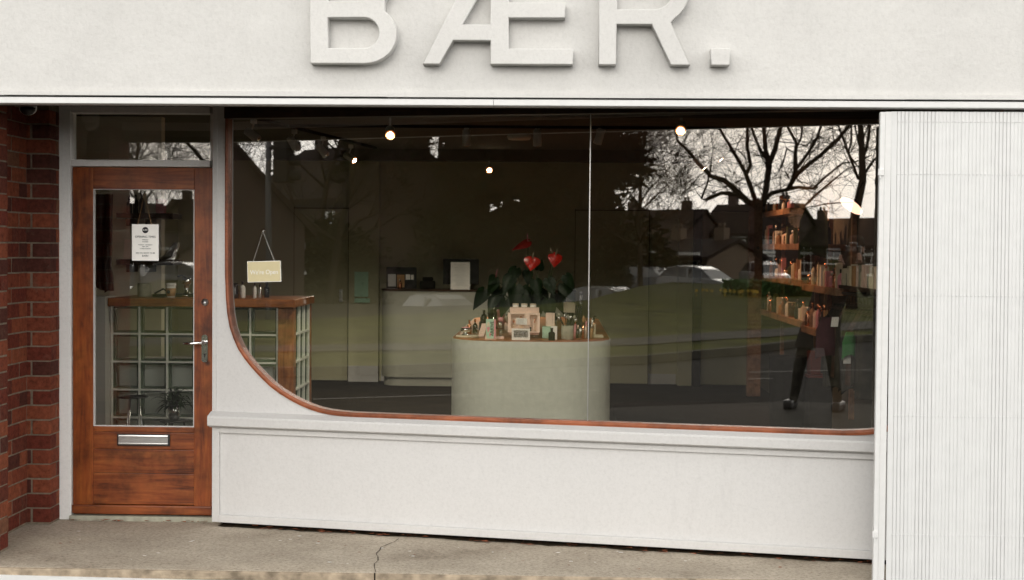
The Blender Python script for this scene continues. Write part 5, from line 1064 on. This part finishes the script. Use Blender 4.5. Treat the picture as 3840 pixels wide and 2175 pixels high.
# --- the photographer, standing on the pavement edge with legs apart
per = thing('person', 'photographer in dark coat with legs apart and camera raised, reflected at the right', 'person', (2.45, -8.5, -.10))
def skin_body(name, verts, edges, radii, mat, parent, root=0, sub=2):
    me = bpy.data.meshes.new(name); off = Vector(parent['_o']); me.from_pydata([tuple(Vector(v)-off) for v in verts], edges, []); o = bpy.data.objects.new(name, me); COL.objects.link(o); o.parent = parent
    sk = o.modifiers.new('skin', 'SKIN'); sk.use_smooth_shade = True; sb_ = o.modifiers.new('sub', 'SUBSURF'); sb_.levels = sb_.render_levels = sub
    for i, r in enumerate(radii):
        v = me.skin_vertices[0].data[i]; v.radius = (r, r) if not hasattr(r, '__len__') else r; v.use_root = (i == root)
    ev = o.evaluated_get(bpy.context.evaluated_depsgraph_get()); m2 = bpy.data.meshes.new_from_object(ev); o.modifiers.clear(); o.data = m2; m2.materials.clear(); m2.materials.append(M[mat])
    for p in m2.polygons: p.use_smooth = True
    return o
G = -.10; px, py = 2.38, -8.52
Vb = [(px, py, G+.92), (px+.04, py, G+1.10), (px+.12, py, G+1.30), (px+.22, py+.02, G+1.44), (px+.33, py+.03, G+1.54),
      (px+.40, py+.0, G+1.42), (px+.52, py+.10, G+1.22), (px+.47, py+.28, G+1.60),
      (px+.05, py+.0, G+1.42), (px+.02, py+.10, G+1.20), (px+.29, py+.28, G+1.58),
      (px-.10, py, G+.86), (px-.20, py+.03, G+.48), (px-.27, py-.02, G+.09), (px-.29, py+.15, G+.05),
      (px+.10, py, G+.86), (px+.16, py+.03, G+.48), (px+.20, py-.02, G+.09), (px+.22, py+.15, G+.05)]
Eb = [(0, 1), (1, 2), (2, 3), (3, 4), (3, 5), (5, 6), (6, 7), (3, 8), (8, 9), (9, 10), (0, 11), (11, 12), (12, 13), (13, 14), (0, 15), (15, 16), (16, 17), (17, 18)]
Rb = [(.15, .11), (.14, .105), (.17, .115), (.11, .09), .055, .06, .045, .035, .06, .045, .035, (.10, .10), .072, .05, .045, (.10, .10), .072, .05, .045]
skin_body('body', Vb, Eb, Rb, 'garment', per)
hx, hy, hz = px+.385, py+.05, G+1.70
a = MB(); a.lathe([(0, -.115), (.045, -.11), (.062, -.07), (.074, -.01), (.078, .04), (.066, .09), (.035, .115), (0, .12)], (hx, hy, hz), 20, T=lambda v: Vector((v.x, hy+(v.y-hy)*1.2, v.z)))
a.lathe([(0, 0), (.012, .0), (.009, .02), (0, .03)], n=8, T=lambda v: Vector((hx+v.x, hy+.086+v.z*.8, hz-.015+v.y))); a.box(hx-.084, hx-.074, hy-.02, hy+.02, hz-.03, hz+.03, bev=.004); a.box(hx+.074, hx+.084, hy-.02, hy+.02, hz-.03, hz+.03, bev=.004); a.box(hx-.022, hx+.022, hy+.076, hy+.088, hz-.068, hz-.056, bev=.004)
a.obj('head', 'skin', per)
a = MB(); a.lathe([(.082, -.05), (.088, .03), (.078, .09), (.045, .125), (0, .135)], (hx, hy-.014, hz), 20, T=lambda v: Vector((v.x, hy-.014+(v.y-hy)*1.15, v.z+.02*(v.y < hy)))); a.obj('hair', 'matt_black', per)
for sg in (-1, 1): a = MB(); a.lathe([(0, -.01), (.008, -.005), (.01, 0), (.008, .005), (0, .01)], (hx+sg*.03, hy+.079, hz+.012), 8); a.obj('eye', 'ink', per)
def hand(cx, cy_, cz, sg):
    V = [(cx, cy_-.05, cz-.06), (cx, cy_, cz-.03)]; E_ = [(0, 1)]; Rr = [.024, .030]
    for k in range(4):
        b0 = len(V); zz = cz+.005+.018*k-.02; V += [(cx+sg*.008, cy_+.035, zz), (cx-sg*.002, cy_+.065, zz+.002), (cx-sg*.022, cy_+.075-.002*k, zz)]; E_ += [(1, b0), (b0, b0+1), (b0+1, b0+2)]; Rr += [.011, .009, .008]
    b0 = len(V); V += [(cx-sg*.02, cy_-.005, cz-.045), (cx-sg*.04, cy_+.015, cz-.05)]; E_ += [(1, b0), (b0, b0+1)]; Rr += [.012, .009]
    skin_body('hand', V, E_, Rr, 'skin', per)
hand(px+.475, py+.29, G+1.62, 1); hand(px+.285, py+.29, G+1.60, -1)
a = MB(); V = []; F = []
for j, (t, r1, r2, dx) in enumerate(((1.44, .15, .10, .20), (1.30, .20, .14, .13), (1.05, .19, .14, .05), (.85, .22, .16, .0), (.66, .25, .18, -.02))):
    for i in range(18): an = 2*pi*i/18; V.append((px+dx+r1*cos(an), py+r2*sin(an), G+t))
for j in range(4):
    for i in range(18): k = (i+1) % 18; F.append((j*18+i, j*18+k, (j+1)*18+k, (j+1)*18+i))
a.add(V, F, True); a.obj('coat', 'matt_black', per)
for sx in (-.29, .22): a = MB(); a.box(px+sx-.05, px+sx+.05, py-.10, py+.20, G+.0, G+.10, bev=.03); a.obj('shoe', 'black', per)
a = MB(); a.lathe([(.085, -.19), (.095, -.15), (.088, -.10), (.082, -.06), (.070, -.055)], (hx, hy, hz), 18); a.obj('scarf', 'garment', per)
a = MB(); a.lathe([(.090, .035), (.094, .06), (.086, .11), (.05, .145), (0, .15)], (hx, hy, hz), 20, T=lambda v: Vector((v.x, hy+(v.y-hy)*1.2, v.z))); a.obj('woolly_hat', 'matt_black', per)
cm = thing('handheld_camera', 'black camera held up to the photographer\'s face', 'camera', (2.785, -8.19, 1.59))
a = MB(); a.box(2.705, 2.865, -8.262, -8.205, 1.535, 1.640, bev=.010); a.box(2.745, 2.825, -8.255, -8.207, 1.640, 1.675, bev=.010); a.obj('camera_body', 'black', cm)
a = MB(); a.tube([(2.785, -8.205, 1.59), (2.785, -8.125, 1.59)], [.042, .044], 24); a.obj('lens', 'black', cm)
